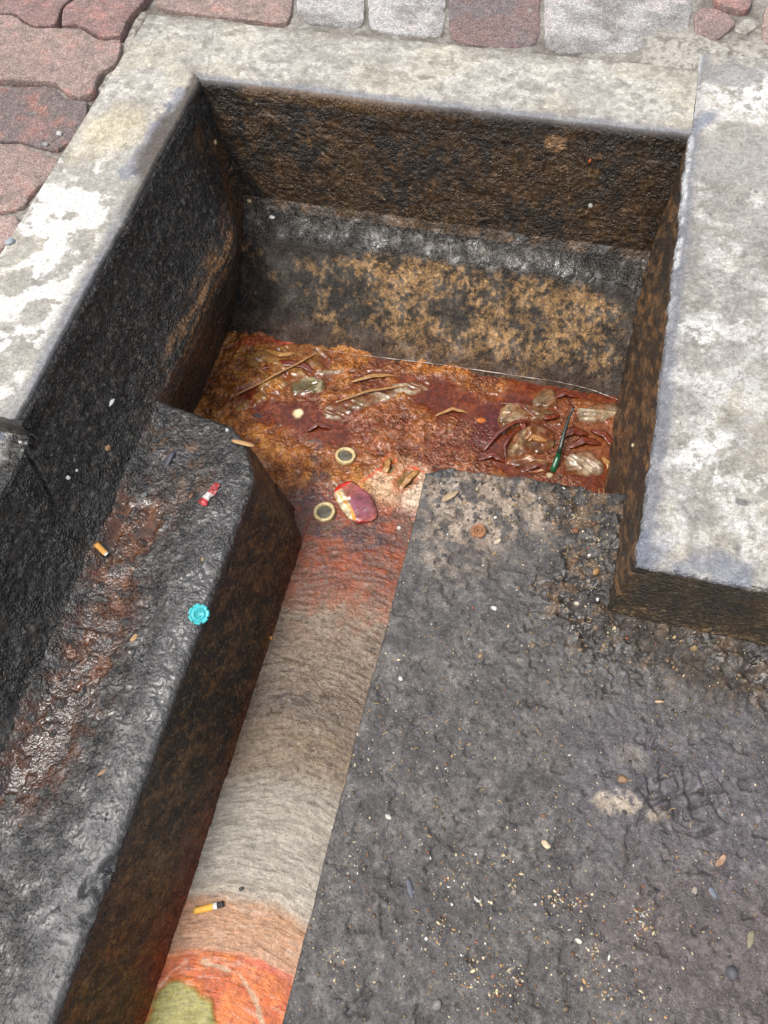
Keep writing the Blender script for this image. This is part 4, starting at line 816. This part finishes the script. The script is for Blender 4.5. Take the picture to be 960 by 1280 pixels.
BITS = [
 ('wood_husk', 303, 554, 33, 9, 8, C(206, 160, 106), 'long tan husk lying near the back end of the black block', 'husk', .4, .1, 0),
 ('dark_leaf', 211, 575, 27, 11, -55, C(74, 76, 88), 'dark grey pointed leaf on the back left of the black block', 'leaf', .35, .1, 0),
 ('flat_pebble', 181, 619, 12, 8, -35, C(104, 106, 98), 'grey-green oval pebble beside the brown puddle on the block', 'pebble', .5, .1, 0),
 ('seed', 168, 797, 15, 7, -55, C(196, 158, 108), 'tan seed with dark centre in the middle of the black block', 'seed', .5, .1, 0),
 ('seed', 239, 620, 9, 4, -60, C(166, 120, 88), 'small brown seed just left of the red and white wrapper', 'seed', .6, .1, 0),
 ('seed', 253, 699, 7, 4, -70, C(190, 158, 118), 'small tan seed on the block above the teal cap', 'seed', .6, .1, 0),
 ('white_bead', 284, 538, 5, 5, 0, C(232, 230, 226), 'tiny white bead left of the long tan husk', 'bead', .9, .05, 0),
 ('dry_chip', 128, 965, 14, 5, -35, C(170, 132, 96), 'slim pale brown chip on the near part of the black block', 'chip', .4, .2, 0),
 ('plaster_flake', 139, 503, 5, 14, 12, C(232, 230, 226), 'white upright flake stuck on the black left wall', 'flake', .5, .2, 0),
 ('paper_shred', 135, 560, 10, 8, -30, C(190, 150, 108), 'torn tan shred on the black left wall', 'shred', .4, .4, 0),
 ('white_bead', 85, 597, 6, 6, 0, C(225, 222, 216), 'larger of two white beads below the crack in the left wall', 'bead', .9, .05, 0),
 ('white_bead', 96, 588, 4, 4, 0, C(225, 222, 216), 'smaller of two white beads below the crack in the left wall', 'bead', .9, .05, 0),
 ('pebble', 26, 553, 6, 5, 0, C(214, 212, 206), 'white pebble at the broken end of the left kerb', 'pebble', .8, .1, 0),
 ('cream_bead', 312, 251, 7, 6, 0, C(222, 200, 160), 'cream bead on the ledge near the back left corner', 'bead', .9, .1, 0),
 ('plaster_flake', 340, 272, 8, 5, 10, C(226, 222, 214), 'white flake under the ledge near the back left corner', 'flake', .6, .2, 0),
 ('cream_bead', 268, 178, 6, 6, 0, C(214, 190, 150), 'cream bead high in the back left corner of the pit', 'bead', .9, .1, 0),
 ('orange_chip', 737, 201, 3, 6, 10, C(206, 92, 40), 'tiny orange chip on the upper back wall', 'chip', .5, .1, 0),
 ('white_bead', 738, 257, 8, 6, 30, C(206, 200, 188), 'off-white chip on the upper back wall above the ledge', 'chip', .7, .2, 0),
 ('tan_chip', 681, 1055, 14, 8, 40, C(218, 196, 160), 'cream curved chip in the middle of the near floor', 'chip', .5, .3, .15),
 ('dry_leaf', 901, 1076, 20, 8, -38, C(176, 140, 112), 'curled dry brown leaf near the shoe print', 'leaf', .35, .3, .35),
 ('seed_flake', 938, 1173, 23, 8, -72, C(150, 140, 116), 'long grey-tan seed flake at the right side of the near floor', 'flake', .35, .15, 0),
 ('grey_stone', 914, 1215, 16, 14, 20, C(92, 92, 94), 'dark grey stone at the lower right of the floor', 'stone', .6, .25, 0),
 ('slate_chip', 891, 1116, 15, 8, 60, C(124, 130, 142), 'blue-grey slate chip below the curled brown leaf', 'chip', .35, .2, 0),
 ('pale_chip', 868, 1114, 13, 6, -70, C(176, 162, 148), 'pale pinkish chip just left of the blue-grey slate chip', 'chip', .4, .2, 0),
 ('slate_chip', 512, 1110, 25, 9, 80, C(104, 106, 116), 'long grey slate chip left of centre on the near floor', 'chip', .35, .15, 0),
 ('white_chip', 723, 1176, 9, 5, 20, C(232, 226, 210), 'bright white chip between the husk heaps of the near floor', 'chip', .6, .2, 0),
 ('white_chip', 485, 1021, 10, 6, 35, C(220, 214, 204), 'white chip on the floor near the channel edge', 'chip', .5, .2, 0),
 ('white_curl', 596, 1125, 13, 4, 35, C(222, 216, 204), 'thin white curl beside the long grey slate chip', 'curl', .5, .1, .2),
 ('grey_stone', 546, 1256, 14, 11, -50, C(136, 132, 128), 'light grey stone at the bottom of the floor', 'stone', .5, .25, 0),
 ('brown_pebble', 778, 974, 14, 10, 0, C(150, 116, 84), 'brown pebble above the pale mortar smear', 'pebble', .6, .2, 0),
 ('brown_seed', 679, 1020, 10, 5, 0, C(124, 92, 62), 'brown seed above the cream curved chip', 'seed', .6, .1, 0),
 ('grey_pebble', 642, 1115, 9, 8, 0, C(150, 140, 128), 'round grey pebble in the husk heap of the near floor', 'pebble', .7, .15, 0),
 ('tan_stone', 561, 621, 32, 12, -14, C(186, 160, 124), 'long flat tan stone at the pit end of the floor', 'stone', .35, .25, 0),
 ('brown_stone', 562, 648, 18, 9, 38, C(134, 118, 104), 'grey-brown stone below the long flat tan stone', 'stone', .4, .2, 0),
 ('cream_chip', 622, 677, 14, 8, -30, C(212, 196, 170), 'cream chip just below the rusty nut', 'chip', .5, .25, 0),
 ('tan_pebble', 618, 692, 9, 6, 0, C(176, 142, 104), 'small tan pebble under the cream chip by the rusty nut', 'pebble', .6, .15, 0),
 ('white_chip', 617, 760, 9, 6, 20, C(236, 232, 226), 'bright white chip in the middle of the far floor', 'chip', .6, .25, 0),
 ('brown_pebble', 719, 664, 10, 9, 0, C(140, 92, 66), 'reddish brown pebble highest in the rubble by the slab wall', 'pebble', .7, .2, 0),
 ('brown_pebble', 742, 655, 9, 8, 0, C(110, 78, 58), 'dark brown pebble close against the slab wall', 'pebble', .7, .2, 0),
 ('white_bead', 737, 695, 6, 6, 0, C(236, 234, 228), 'white bead between the brown pebbles by the slab wall', 'bead', .9, .05, 0),
 ('brown_pebble', 719, 702, 14, 10, 30, C(120, 84, 64), 'large dull brown pebble left of the white bead in the rubble', 'pebble', .6, .2, 0),
 ('tan_pebble', 745, 715, 12, 9, -40, C(180, 138, 86), 'golden tan pebble below the white bead in the rubble', 'pebble', .7, .15, 0),
 ('cream_pebble', 721, 755, 8, 7, 0, C(222, 206, 182), 'cream pebble at the low end of the rubble', 'pebble', .8, .1, 0),
 ('white_bead', 747, 750, 5, 5, 0, C(236, 232, 222), 'white bead near the foot of the slab corner', 'bead', .9, .05, 0),
 ('tan_pebble', 600, 820, 8, 6, 0, C(170, 138, 104), 'tan pebble left of the floor crack', 'pebble', .6, .15, 0),
 ('white_bead', 501, 848, 7, 7, 0, C(226, 224, 218), 'white bead on the floor near the middle of the channel', 'bead', .8, .1, 0),
 ('grey_pebble', 795, 845, 19, 11, 5, C(92, 84, 76), 'smooth grey-brown pebble sunk in dirt below the slab face', 'pebble', .5, .1, 0),
 ('straw', 822, 877, 18, 3, 2, C(226, 186, 140), 'thin cream straw lying below the slab face', 'straw', .8, .05, 0),
 ('tan_pebble', 867, 810, 11, 9, 0, C(150, 122, 84), 'tan pebble at the foot of the slab face', 'pebble', .5, .2, 0),
 ('cream_pebble', 843, 797, 7, 5, 0, C(214, 188, 140), 'small cream pebble left of the tan one at the slab foot', 'pebble', .7, .1, 0),
 ('cream_pebble', 687, 595, 11, 9, 10, C(214, 188, 150), 'cream pebble at the foot of the green stalk', 'pebble', .7, .1, 0),
 ('cream_bead', 792, 557, 6, 6, 0, C(206, 180, 140), 'cream bead stuck on the right side wall of the pit', 'bead', .8, .1, 0),
 ('white_bead', 499, 660, 6, 6, 0, C(240, 236, 230), 'white bead floating where the channel meets the pool', 'bead', .8, .05, 0),
 ('orange_seed', 338, 797, 7, 6, 0, C(226, 160, 80), 'orange seed at the edge of the channel stream', 'seed', .8, .1, 0),
 ('tan_chip', 394, 568, 8, 5, 20, C(170, 120, 80), 'brown chip in the sludge left of the upper bottle cap', 'chip', .5, .2, 0),
 ('orange_lump', 601, 526, 16, 8, 0, C(214, 120, 50), 'orange lump of fat in the pool', 'lump', .6, .3, 0),
 ('brown_speck', 302, 1111, 7, 5, -10, C(70, 66, 66), 'dark speck of soot above the yellow cigarette butt', 'speck', .4, .3, 0),
 ('kerb_pebble', 75, 168, 9, 7, 30, C(204, 202, 198), 'white stone in the joint beside the chipped red paver', 'pebble', .7, .25, 0),
 ('kerb_pebble', 57, 181, 8, 6, 0, C(160, 158, 156), 'grey stone in the joint below the chipped red paver', 'pebble', .7, .25, 0),
 ('kerb_pebble', 13, 303, 14, 11, -30, C(170, 178, 186), 'blue-grey stone between the lowest red paver and the left kerb', 'pebble', .6, .25, 0),
]
for bt in BITS: bit(*bt)

def frame_at(px, py):
    loc, nrm = hit(px, py); return loc, nrm
def lathe(prof, seg=48, fn=None):
    V = []; F = []
    for i, (r_, z) in enumerate(prof):
        for k in range(seg):
            a = 6.283185*k/seg; rr_ = r_*(fn(a, i) if fn else 1); V.append((rr_*math.cos(a), rr_*math.sin(a), z))
            if i: F.append(((i-1)*seg+k, (i-1)*seg+(k+1) % seg, i*seg+(k+1) % seg, i*seg+k))
    return V, F
M_CREAMP = simple_mat('cream_plastic', C(206, 184, 134, .85), .35, var=.4); M_MUCK = simple_mat('grey_muck', C(104, 98, 84, .8), .3, var=.5, bump=((300, .003, .9),))
M_TEAL = simple_mat('teal_plastic', C(52, 172, 176, .85), .35, var=.25)
def cream_cap(px, py, r_, label, tilt):
    loc, nrm = frame_at(px, py); t_ = thing('bottle_cap', label, 'bottle cap', loc, 'cream bottle caps in the sludge'); t_.rotation_euler = (tilt[0], tilt[1], 0)
    V, F = lathe([(r_*.95, -.004), (r_, .001), (r_, .0045), (r_*.96, .0062), (r_*.84, .0066), (r_*.73, .0058), (r_*.68, .004), (r_*.67, .0006)], 48, lambda a, i: 1+.012*math.sin(3*a+px)+.008*math.sin(7*a))
    mesh_obj('rim', V, F, M_CREAMP, parent=t_)
    V, F = lathe([(r_*.001, .0035), (r_*.2, .0035), (r_*.4, .003), (r_*.55, .0025), (r_*.69, .0015)], 32)
    V = [(x, y, z+.003*(float(fbm(x+px, y, 0, 180, 3, 4))-.4)) for x, y, z in V]
    mesh_obj('mud_filling', V, F, M_MUCK, parent=t_)
cream_cap(432, 571, .0192, 'upper cream bottle cap filled with grey mud, in the red sludge', (-.15, .05))
cream_cap(406, 641, .0200, 'lower cream bottle cap filled with mud, beside the red plastic scrap', (-.05, -.08))
loc, nrm = frame_at(249, 768); t_ = thing('bottle_cap', 'bright teal plastic cap with notched rim on the edge of the black block', 'bottle cap', loc+nrm*.001); t_.rotation_euler = nrm.to_track_quat('Z', 'Y').to_euler()
nf = lambda a, i: (1-.14*(math.cos(7*a+.4) > .80)) if i < 4 else 1
R1 = .0150
V, F = lathe([(R1*.98, -.001), (R1, .001), (R1, .0028), (R1*.93, .0036), (R1*.80, .0038), (R1*.76, .0030), (R1*.58, .0030), (R1*.54, .0046), (R1*.46, .0048), (R1*.42, .0034), (R1*.2, .0031), (R1*.002, .0031)], 84, nf)
mesh_obj('cap_disc', V, F, M_TEAL, parent=t_)
V, F = tube([(R1*.25*math.cos(a), R1*.25*math.sin(a), .0036) for a in np.linspace(0, 5.2, 14)], [.0007]*14, 6); mesh_obj('inner_ring', V, F, M_TEAL, parent=t_)
# rusty nut
loc, nrm = frame_at(598, 664); M_RUST = simple_mat('rust', C(150, 104, 72, .85), .8, var=.4, bump=((350, .0015, .9),))
t_ = thing('rusty_nut', 'round rusty brown nut with a hole on the far floor', 'nut', loc); t_.rotation_euler = (.25, .1, 0)
V, F = lathe([(.0105, -.002), (.0112, .002), (.0104, .005), (.0084, .0060), (.0064, .0056), (.0058, .004)], 40, lambda a, i: 1+.05*math.sin(2*a+1)+.03*math.sin(5*a)); mesh_obj('nut_body', V, F, M_RUST, parent=t_)
V, F = lathe([(.0058, .0035), (.0042, .0046), (.0028, .0040), (.0022, .001), (.001, .0008)], 28); mesh_obj('inner_bush', V, F, M_RUST, parent=t_)
# cigarette ends
def butt(p0, p1, r_, cols, label, kind=None):
    a, na = hit(*p0); b_, nb = hit(*p1); nb = (na+nb).normalized(); d = (b_-a); L_ = d.length; d.normalize(); t_ = thing('cigarette_end', label, 'cigarette end', (a+b_)/2)
    pos = 0
    for i, (nm, fr, c, rr_) in enumerate(cols):
        s0, s1 = pos, pos+fr*L_; pos = s1; n = 9
        pts = [a+d*(s0+(s1-s0)*k/(n-1))+nb*(r_*.85)-(a+b_)/2 for k in range(n)]
        V, F = tube(pts, [r_*rr_*(1+.06*math.sin(9*k+i)) for k in range(n)], 16, .85); mesh_obj(nm, V, F, c, parent=t_)
M_FIL = simple_mat('cork_paper', C(206, 150, 70, .9), .7, var=.25); M_FIL2 = simple_mat('yellow_cork_paper', C(232, 178, 70, .95), .6, var=.12); M_PAP = simple_mat('cigarette_paper', C(222, 218, 210, .9), .8); M_ASH = simple_mat('ash', C(70, 68, 68, .9), .9, var=.5, bump=((600, .002, 1.),))
butt((120, 680), (134, 694), .0044, [('filter', .86, M_FIL, 1.), ('torn_end', .14, M_PAP, .8)], 'crushed brown cigarette filter at the left edge of the black block')
butt((244, 1139), (280, 1130), .0048, [('filter', .66, M_FIL2, 1.), ('paper', .14, M_PAP, 1.), ('ash_tip', .20, M_ASH, .92)], 'yellow cigarette end with black ash tip lying on the pale stream')
# green stalk
a, _ = hit(690, 590); b_ = Vector(at(717, 508, ZP+.045)); M_GRN = simple_mat('green_stalk', C(24, 84, 52, .8), .25, var=.4); t_ = thing('green_stalk', 'thin dark green stalk standing up between crumpled plastic in the pool', 'stalk', a)
pts = [Vector(((b_-a)*k/11))+Vector((.0015*math.sin(k*.6), 0, .004*math.sin(k*.28))) for k in range(12)]
V, F = tube(pts[:4], [.0054, .0052, .0050, .0046], 12, .6); mesh_obj('lower_stalk', V, F, M_GRN, parent=t_)
V, F = tube(pts[3:], [.0044-.00032*k for k in range(9)], 12, .5); mesh_obj('upper_stalk', V, F, simple_mat('dark_stalk', C(26, 44, 34, .8), .25, var=.4), parent=t_)

# crumpled plastic and paper: outline, folds and colour of each scrap
def scrap(name, poly, z, label, cat, colfn, m, fold_ang=0, amp=.006, fs=40, lift=.002, seed=0, step=.0016, bulge=.0):
    W_ = np.array([at(a, b_, z)[:2] for a, b_ in poly]); W_ = W_.mean(0)+(W_-W_.mean(0))*(1.22 if m is M_FILM else 1.); W_ = chaikin(W_, 1, .2); ctr = W_.mean(0); x0, y0 = W_.min(0); x1, y1 = W_.max(0)
    X, Y = np.meshgrid(np.arange(x0-step, x1+step*2, step), np.arange(y0-step, y1+step*2, step), indexing='ij')
    ins = np.zeros(X.shape, bool); jg = .016 if m is M_FILM else .004; jx = X+jg*(fbm(X, Y, 0, 50, 3, seed)-.5); jy = Y+jg*(fbm(X, Y, 0, 50, 3, seed+3)-.5)
    for p, q in zip(W_, np.roll(W_, -1, 0)):
        ins ^= ((p[1] > jy) != (q[1] > jy)) & (jx < (q[0]-p[0])*(jy-p[1])/(q[1]-p[1]+1e-12)+p[0])
    D = np.full(X.shape, 9.)
    for p, q in zip(W_, np.roll(W_, -1, 0)):
        v = q-p; t_ = np.clip(((X-p[0])*v[0]+(Y-p[1])*v[1])/(v @ v+1e-12), 0, 1); D = np.minimum(D, np.hypot(X-p[0]-t_*v[0], Y-p[1]-t_*v[1]))
    a = math.radians(fold_ang); uu = (X*math.cos(a)+Y*math.sin(a))*.3; vv = -X*math.sin(a)+Y*math.cos(a)
    e = fbm(uu, vv, 0, fs*.5, 3, seed+1); f1 = 1-np.abs(2*vn(uu+.01*e, vv+.02*e, 0, fs, seed+5)-1); f2 = 1-np.abs(2*vn(uu, vv, 0, fs*2.3, seed+7)-1)
    f1 = f1**2; f2 = f2**2; lf = amp*(.8 if m is M_FILM else 1)
    sunk = m is M_FILM
    Z = z+lift+lf*(f1*.6+f2*.45)*ss(0, .006, D)+lf*.8*(fbm(X, Y, 0, 60, 2, seed+9)-.5)
    if sunk: Z = z-.0035+(Z-z+.0020)*ss(0, .016, D+.010*(fbm(X, Y, 0, 90, 2, seed+8)-.4))+bulge*ss(0, .02, D)-.0025*(1-ss(0, .004, D))
    col = colfn(X, Y, f1, f2, D)
    col = mix(col, ss(.5, .66, fbm(X, Y, 0, 160, 3, seed+6))*.5, C(84, 62, 48, .9))
    if sunk: col = mix(col, ss(z+.0035, z+.0005, Z)*.8, C(116, 54, 30, 1.)); col = mix(col, ss(.5, .65, fbm(X, Y, 0, 70, 3, seed+2))*.5, C(128, 70, 38, 1.))
    o = grid_mesh(name, np.stack([X-ctr[0], Y-ctr[1], Z-z], -1), col, np.full(X.shape, .8), m, keep=ins); o.location = (*ctr, z)
    md = o.modifiers.new('film', 'SOLIDIFY'); md.thickness = .0004
    return tagit(o, label, cat)
M_FILM = surf_mat('murky_plastic_film', var=.35, vscale=260, var2=.3, v2scale=90, r0=.3, r1=.05, bumps=((260, .0012, .4),), trans=.12, spec=.8)
M_FILM.node_tree.nodes['Principled BSDF'].inputs['IOR'].default_value = 1.4
M_PRINT = surf_mat('printed_plastic', var=.06, vscale=260, var2=.05, r0=.4, r1=.12, bumps=((260, .0003, .3),))
def film(c1, c2, c3): return lambda X, Y, f1, f2, D: mix(mix(full(X.shape, c1), ss(.55, .85, f1)*.8, c2), ss(.35, .1, f1)*.6+(1-ss(.001, .004, D))*.3, c3)
FA = film(C(120, 88, 56), C(180, 160, 130), C(84, 44, 24)); FB_ = film(C(124, 88, 56), C(176, 146, 108), C(84, 36, 20)); FCc = film(C(140, 92, 46), C(176, 132, 74), C(88, 50, 28))
scrap('plastic_scrap', [(303, 448), (350, 434), (406, 436), (414, 446), (396, 470), (352, 486), (318, 512), (296, 508), (330, 478)], ZP, 'murky folded plastic in the back left corner of the pool', 'plastic scrap', FCc, M_FILM, -35, .009, 55, .001, 1)
scrap('plastic_scrap', [(362, 478), (385, 470), (404, 474), (408, 488), (388, 495), (364, 496)], ZP, 'small grey plastic lump below the folded plastic at the left', 'plastic scrap', film(C(112, 100, 66), C(176, 162, 124), C(80, 52, 28)), M_FILM, 20, .007, 60, .003, 2)
scrap('plastic_bag', [(414, 502), (450, 488), (490, 480), (532, 474), (530, 490), (498, 502), (462, 510), (440, 522), (412, 524)], ZP, 'long greyish crumpled bag piece across the middle of the pool', 'plastic bag', film(C(140, 108, 76), C(190, 172, 144), C(104, 62, 34)), M_FILM, -14, .009, 60, .001, 3)
scrap('plastic_strip', [(392, 462), (440, 458), (500, 460), (498, 466), (440, 468), (400, 474)], ZP, 'thin shiny plastic strip near the back wall of the pool', 'plastic strip', FA, M_FILM, 0, .006, 60, .001, 4)
scrap('plastic_scrap', [(664, 492), (684, 482), (696, 490), (700, 508), (690, 514), (668, 510)], ZP, 'round brown-grey plastic clump nearest the back wall on the right', 'plastic scrap', film(C(112, 84, 54), C(168, 140, 104), C(76, 44, 26)), M_FILM, 50, .010, 60, .003, 5)
scrap('plastic_scrap', [(628, 508), (652, 504), (690, 516), (676, 530), (650, 532), (632, 546), (624, 528)], ZP, 'shiny tan plastic fold left of the green stalk', 'plastic scrap', FB_, M_FILM, 10, .012, 50, .003, 6)
scrap('plastic_cup_shard', [(640, 545), (664, 532), (688, 538), (692, 556), (672, 570), (648, 574), (634, 566)], ZP, 'clear cracked plastic cup shard just left of the green stalk', 'plastic shard', FB_, M_FILM, 60, .014, 42, .005, 7)
scrap('plastic_scrap', [(632, 572), (660, 566), (688, 578), (684, 592), (650, 590), (634, 584)], ZP, 'brown wet plastic piece at the floor edge below the cup shard', 'plastic scrap', film(C(132, 84, 54), C(196, 150, 110), C(84, 36, 24)), M_FILM, 20, .010, 50, .003, 8)
scrap('plastic_scrap', [(720, 512), (742, 504), (770, 504), (776, 516), (760, 526), (742, 532), (724, 524)], ZP, 'pale cream plastic piece by the right wall of the pool', 'plastic scrap', film(C(150, 128, 96), C(200, 184, 152), C(96, 56, 34)), M_FILM, 5, .010, 40, .004, 9)
scrap('plastic_scrap', [(704, 574), (724, 562), (744, 568), (756, 588), (742, 596), (708, 592)], ZP, 'shiny milky plastic wad right of the foot of the green stalk', 'plastic scrap', film(C(128, 94, 62), C(196, 176, 146), C(90, 40, 24)), M_FILM, -30, .012, 48, .004, 10)
def printcol(X, Y, f1, f2, D):
    c = full(X.shape, C(176, 100, 82, .85)); c = mix(c, spot(X, Y, 452, 634, ZP, .026, .030, 0, .5, .3), C(140, 78, 92, .9)); c = mix(c, spot(X, Y, 430, 632, ZP, .010, .034, 35, .3, .3), C(226, 204, 164, .85))
    c = mix(c, pline(X, Y, [(420, 614), (432, 606), (438, 602)], ZP, .006, .004), C(206, 36, 26, .95)); c = mix(c, pline(X, Y, [(424, 620), (440, 640), (444, 652)], ZP, .002, .004), C(236, 150, 50, .95)); return mix(c, pline(X, Y, [(446, 656), (466, 654)], ZP, .002, .003), C(190, 40, 50, .95))
scrap('torn_wrapper', [(416, 616), (424, 606), (438, 600), (448, 606), (466, 622), (473, 640), (470, 652), (448, 657), (434, 648), (422, 632)], ZP+.003, 'torn red, white and purple plastic wrapper beside the lower bottle cap', 'wrapper', printcol, M_PRINT, 40, .006, 45, .003, 11)
loc, nrm = hit(262, 618); 
def redwhite(X, Y, f1, f2, D):
    a, b_ = at(250, 632, loc.z), at(272, 604, loc.z); t_ = ((X-a[0])*(b_[0]-a[0])+(Y-a[1])*(b_[1]-a[1]))/((b_[0]-a[0])**2+(b_[1]-a[1])**2)
    c = full(X.shape, C(176, 50, 54, .85)); c = mix(c, ss(.24, .29, t_)*ss(.56, .50, t_), C(206, 202, 200, .85)); return mix(c, ss(.6, .7, fbm(X, Y, 0, 300, 2, 3))*.6*(t_ > .55), C(226, 190, 190, .9))
scrap('candy_wrapper', [(247, 628), (252, 622), (258, 617), (264, 608), (270, 602), (277, 606), (272, 612), (272, 619), (264, 624), (259, 634), (252, 633)], loc.z+.002, 'little twisted red and white sweet wrapper on the black block', 'wrapper', redwhite, M_PRINT, 50, .0035, 90, .001, 12, .0011)
M_LEAF = simple_mat('wet_dead_leaf', C(104, 44, 24, .9), .15, var=.5, spec=.8); M_LEAF2 = simple_mat('wet_tan_blade', C(164, 118, 66, .9), .18, var=.4, spec=.8)
def blade(name, pts, wd, z0, m, label, rise=.006):
    W_ = np.array([at(a, b_, ZP) for a, b_ in pts]); n = 22; q = np.linspace(0, len(pts)-1, n); P_ = np.stack([np.interp(q, range(len(pts)), W_[:, k]) for k in (0, 1)], 1)
    V = []; F = []
    for i in range(n):
        t_ = i/(n-1); d = P_[min(i+1, n-1)]-P_[max(i-1, 0)]; d /= np.linalg.norm(d); nn = np.array([-d[1], d[0]]); w_ = wd*(math.sin(math.pi*(t_*.9+.05))**.6)*(1+.06*math.sin(i*.9)); z = ZP+z0+rise*math.sin(math.pi*t_)+.0006*math.sin(i*.8)
        for s_, dz in ((-1, .0004), (-.5, .0016), (0, .0002), (.5, .0018), (1, .0004), (.5, -.0006), (-.5, -.0006)): V.append((P_[i, 0]+nn[0]*w_*s_, P_[i, 1]+nn[1]*w_*s_, z+dz))
        if i: F += [((i-1)*7+k, (i-1)*7+(k+1) % 7, i*7+(k+1) % 7, i*7+k) for k in range(7)]
    V = np.array(V); c0 = V.mean(0); o = mesh_obj(name, V-c0, F, m); o.location = c0; return tagit(o, label, 'leaf')
blade('dead_leaf', [(606, 563), (622, 545), (644, 531), (666, 528)], .0045, .002, M_LEAF, 'dark red curved leaf blade arching over the cup shard in the pool', .010)
blade('dead_leaf', [(632, 574), (630, 560), (640, 545), (652, 538)], .0035, .002, M_LEAF, 'short dark leaf blade hooked round the left side of the cup shard', .008)
blade('dead_leaf', [(625, 506), (648, 507), (664, 520), (676, 530)], .0030, .003, M_LEAF, 'thin brown leaf stalk above the shiny tan plastic fold', .006)
blade('dead_leaf', [(656, 590), (672, 584), (690, 590)], .0040, .002, M_LEAF, 'small red-brown leaf tip at the floor edge left of the stalk foot', .006)
blade('dead_leaf', [(322, 462), (350, 455), (380, 458), (392, 466)], .0080, .000, M_LEAF, 'broad dark leaf under the folded plastic in the back left of the pool', .005)
blade('dead_leaf', [(290, 498), (330, 480), (372, 458), (402, 440)], .0026, .003, M_LEAF2, 'long tan leaf blade slanting up to the back wall of the pool', .006)
blade('dead_leaf', [(420, 505), (462, 492), (510, 484)], .0028, .004, M_LEAF2, 'tan blade lying along the crumpled bag piece', .005)
blade('dead_leaf', [(478, 600), (484, 585), (486, 572)], .0065, .000, M_LEAF2, 'left one of two olive leaves on the pale fat by the wrapper', .004)
blade('dead_leaf', [(500, 612), (512, 598), (524, 588)], .0070, .000, M_LEAF2, 'right one of two olive leaves on the pale fat by the wrapper', .004)
blade('dead_leaf', [(544, 520), (566, 512), (584, 516)], .0040, .000, M_LEAF2, 'short tan leaf in the middle of the pool, left of the plastic', .003)
for k, (pts, wd, m_, lab) in enumerate([
 ([(700, 548), (716, 540), (736, 544)], .0085, M_LEAF, 'dark soaked leaf just right of the upper green stalk'),
 ([(712, 560), (730, 552), (752, 556)], .0080, M_LEAF, 'dark soaked leaf above the milky plastic wad'),
 ([(738, 538), (756, 546), (768, 562)], .0070, M_LEAF, 'dark leaf curling down along the right wall of the pool'),
 ([(648, 556), (664, 548), (684, 552)], .0075, M_LEAF2, 'tan leaf lying across the cup shard'),
 ([(600, 575), (616, 570), (630, 578)], .0060, M_LEAF, 'dark leaf at the floor edge left of the plastic heap'),
 ([(668, 520), (684, 524), (700, 520)], .0065, M_LEAF, 'dark leaf between the round clump and the green stalk'),
 ([(640, 520), (652, 530), (658, 544)], .0065, M_LEAF, 'dark leaf standing between the tan fold and the cup shard'),
 ([(752, 572), (760, 582), (764, 594)], .0060, M_LEAF2, 'tan leaf in the right corner of the pool by the floor edge'),
 ([(690, 500), (706, 494), (724, 498)], .0050, M_LEAF, 'dark leaf by the upper tip of the green stalk'),
 ([(330, 438), (352, 446), (372, 442)], .0060, M_LEAF2, 'olive-tan leaf at the back left edge of the pool'),
 ([(440, 478), (466, 472), (492, 470)], .0050, M_LEAF2, 'tan leaf between the thin strip and the crumpled bag'),
 ([(384, 540), (398, 532), (414, 536)], .0055, M_LEAF, 'dark leaf in the sludge behind the upper bottle cap')]):
    blade('dead_leaf', pts, wd, .001, m_, lab, .005)
# foam line where the sewage meets the back wall
V = []; F = []; ln = [(404, 437), (430, 441), (470, 446), (520, 452), (560, 457), (600, 463), (640, 469), (690, 476), (720, 482), (745, 489), (760, 495), (773, 500)]
W_ = np.array([at(a, b_, ZP+.0065) for a, b_ in ln]); s_ = np.linspace(0, len(ln)-1, 120); pts = np.stack([np.interp(s_, range(len(ln)), W_[:, k]) for k in range(3)], 1)
pts[:, 1] += .002*(fbm(pts[:, 0], 0, 0, 60, 3, 3)-.5)
V, F = tube(pts, [.0002+.0020*max(0, float(vn(i*.45, 0, 0, 1, 4))-.28)*(.9 if i > 8 else .3) for i in range(120)], 6)
o = mesh_obj('foam_line', V, F, simple_mat('dirty_foam', C(186, 170, 160, .8), .4, var=.5)); tagit(o, 'thin whitish foam line along the back edge of the red pool', 'foam')
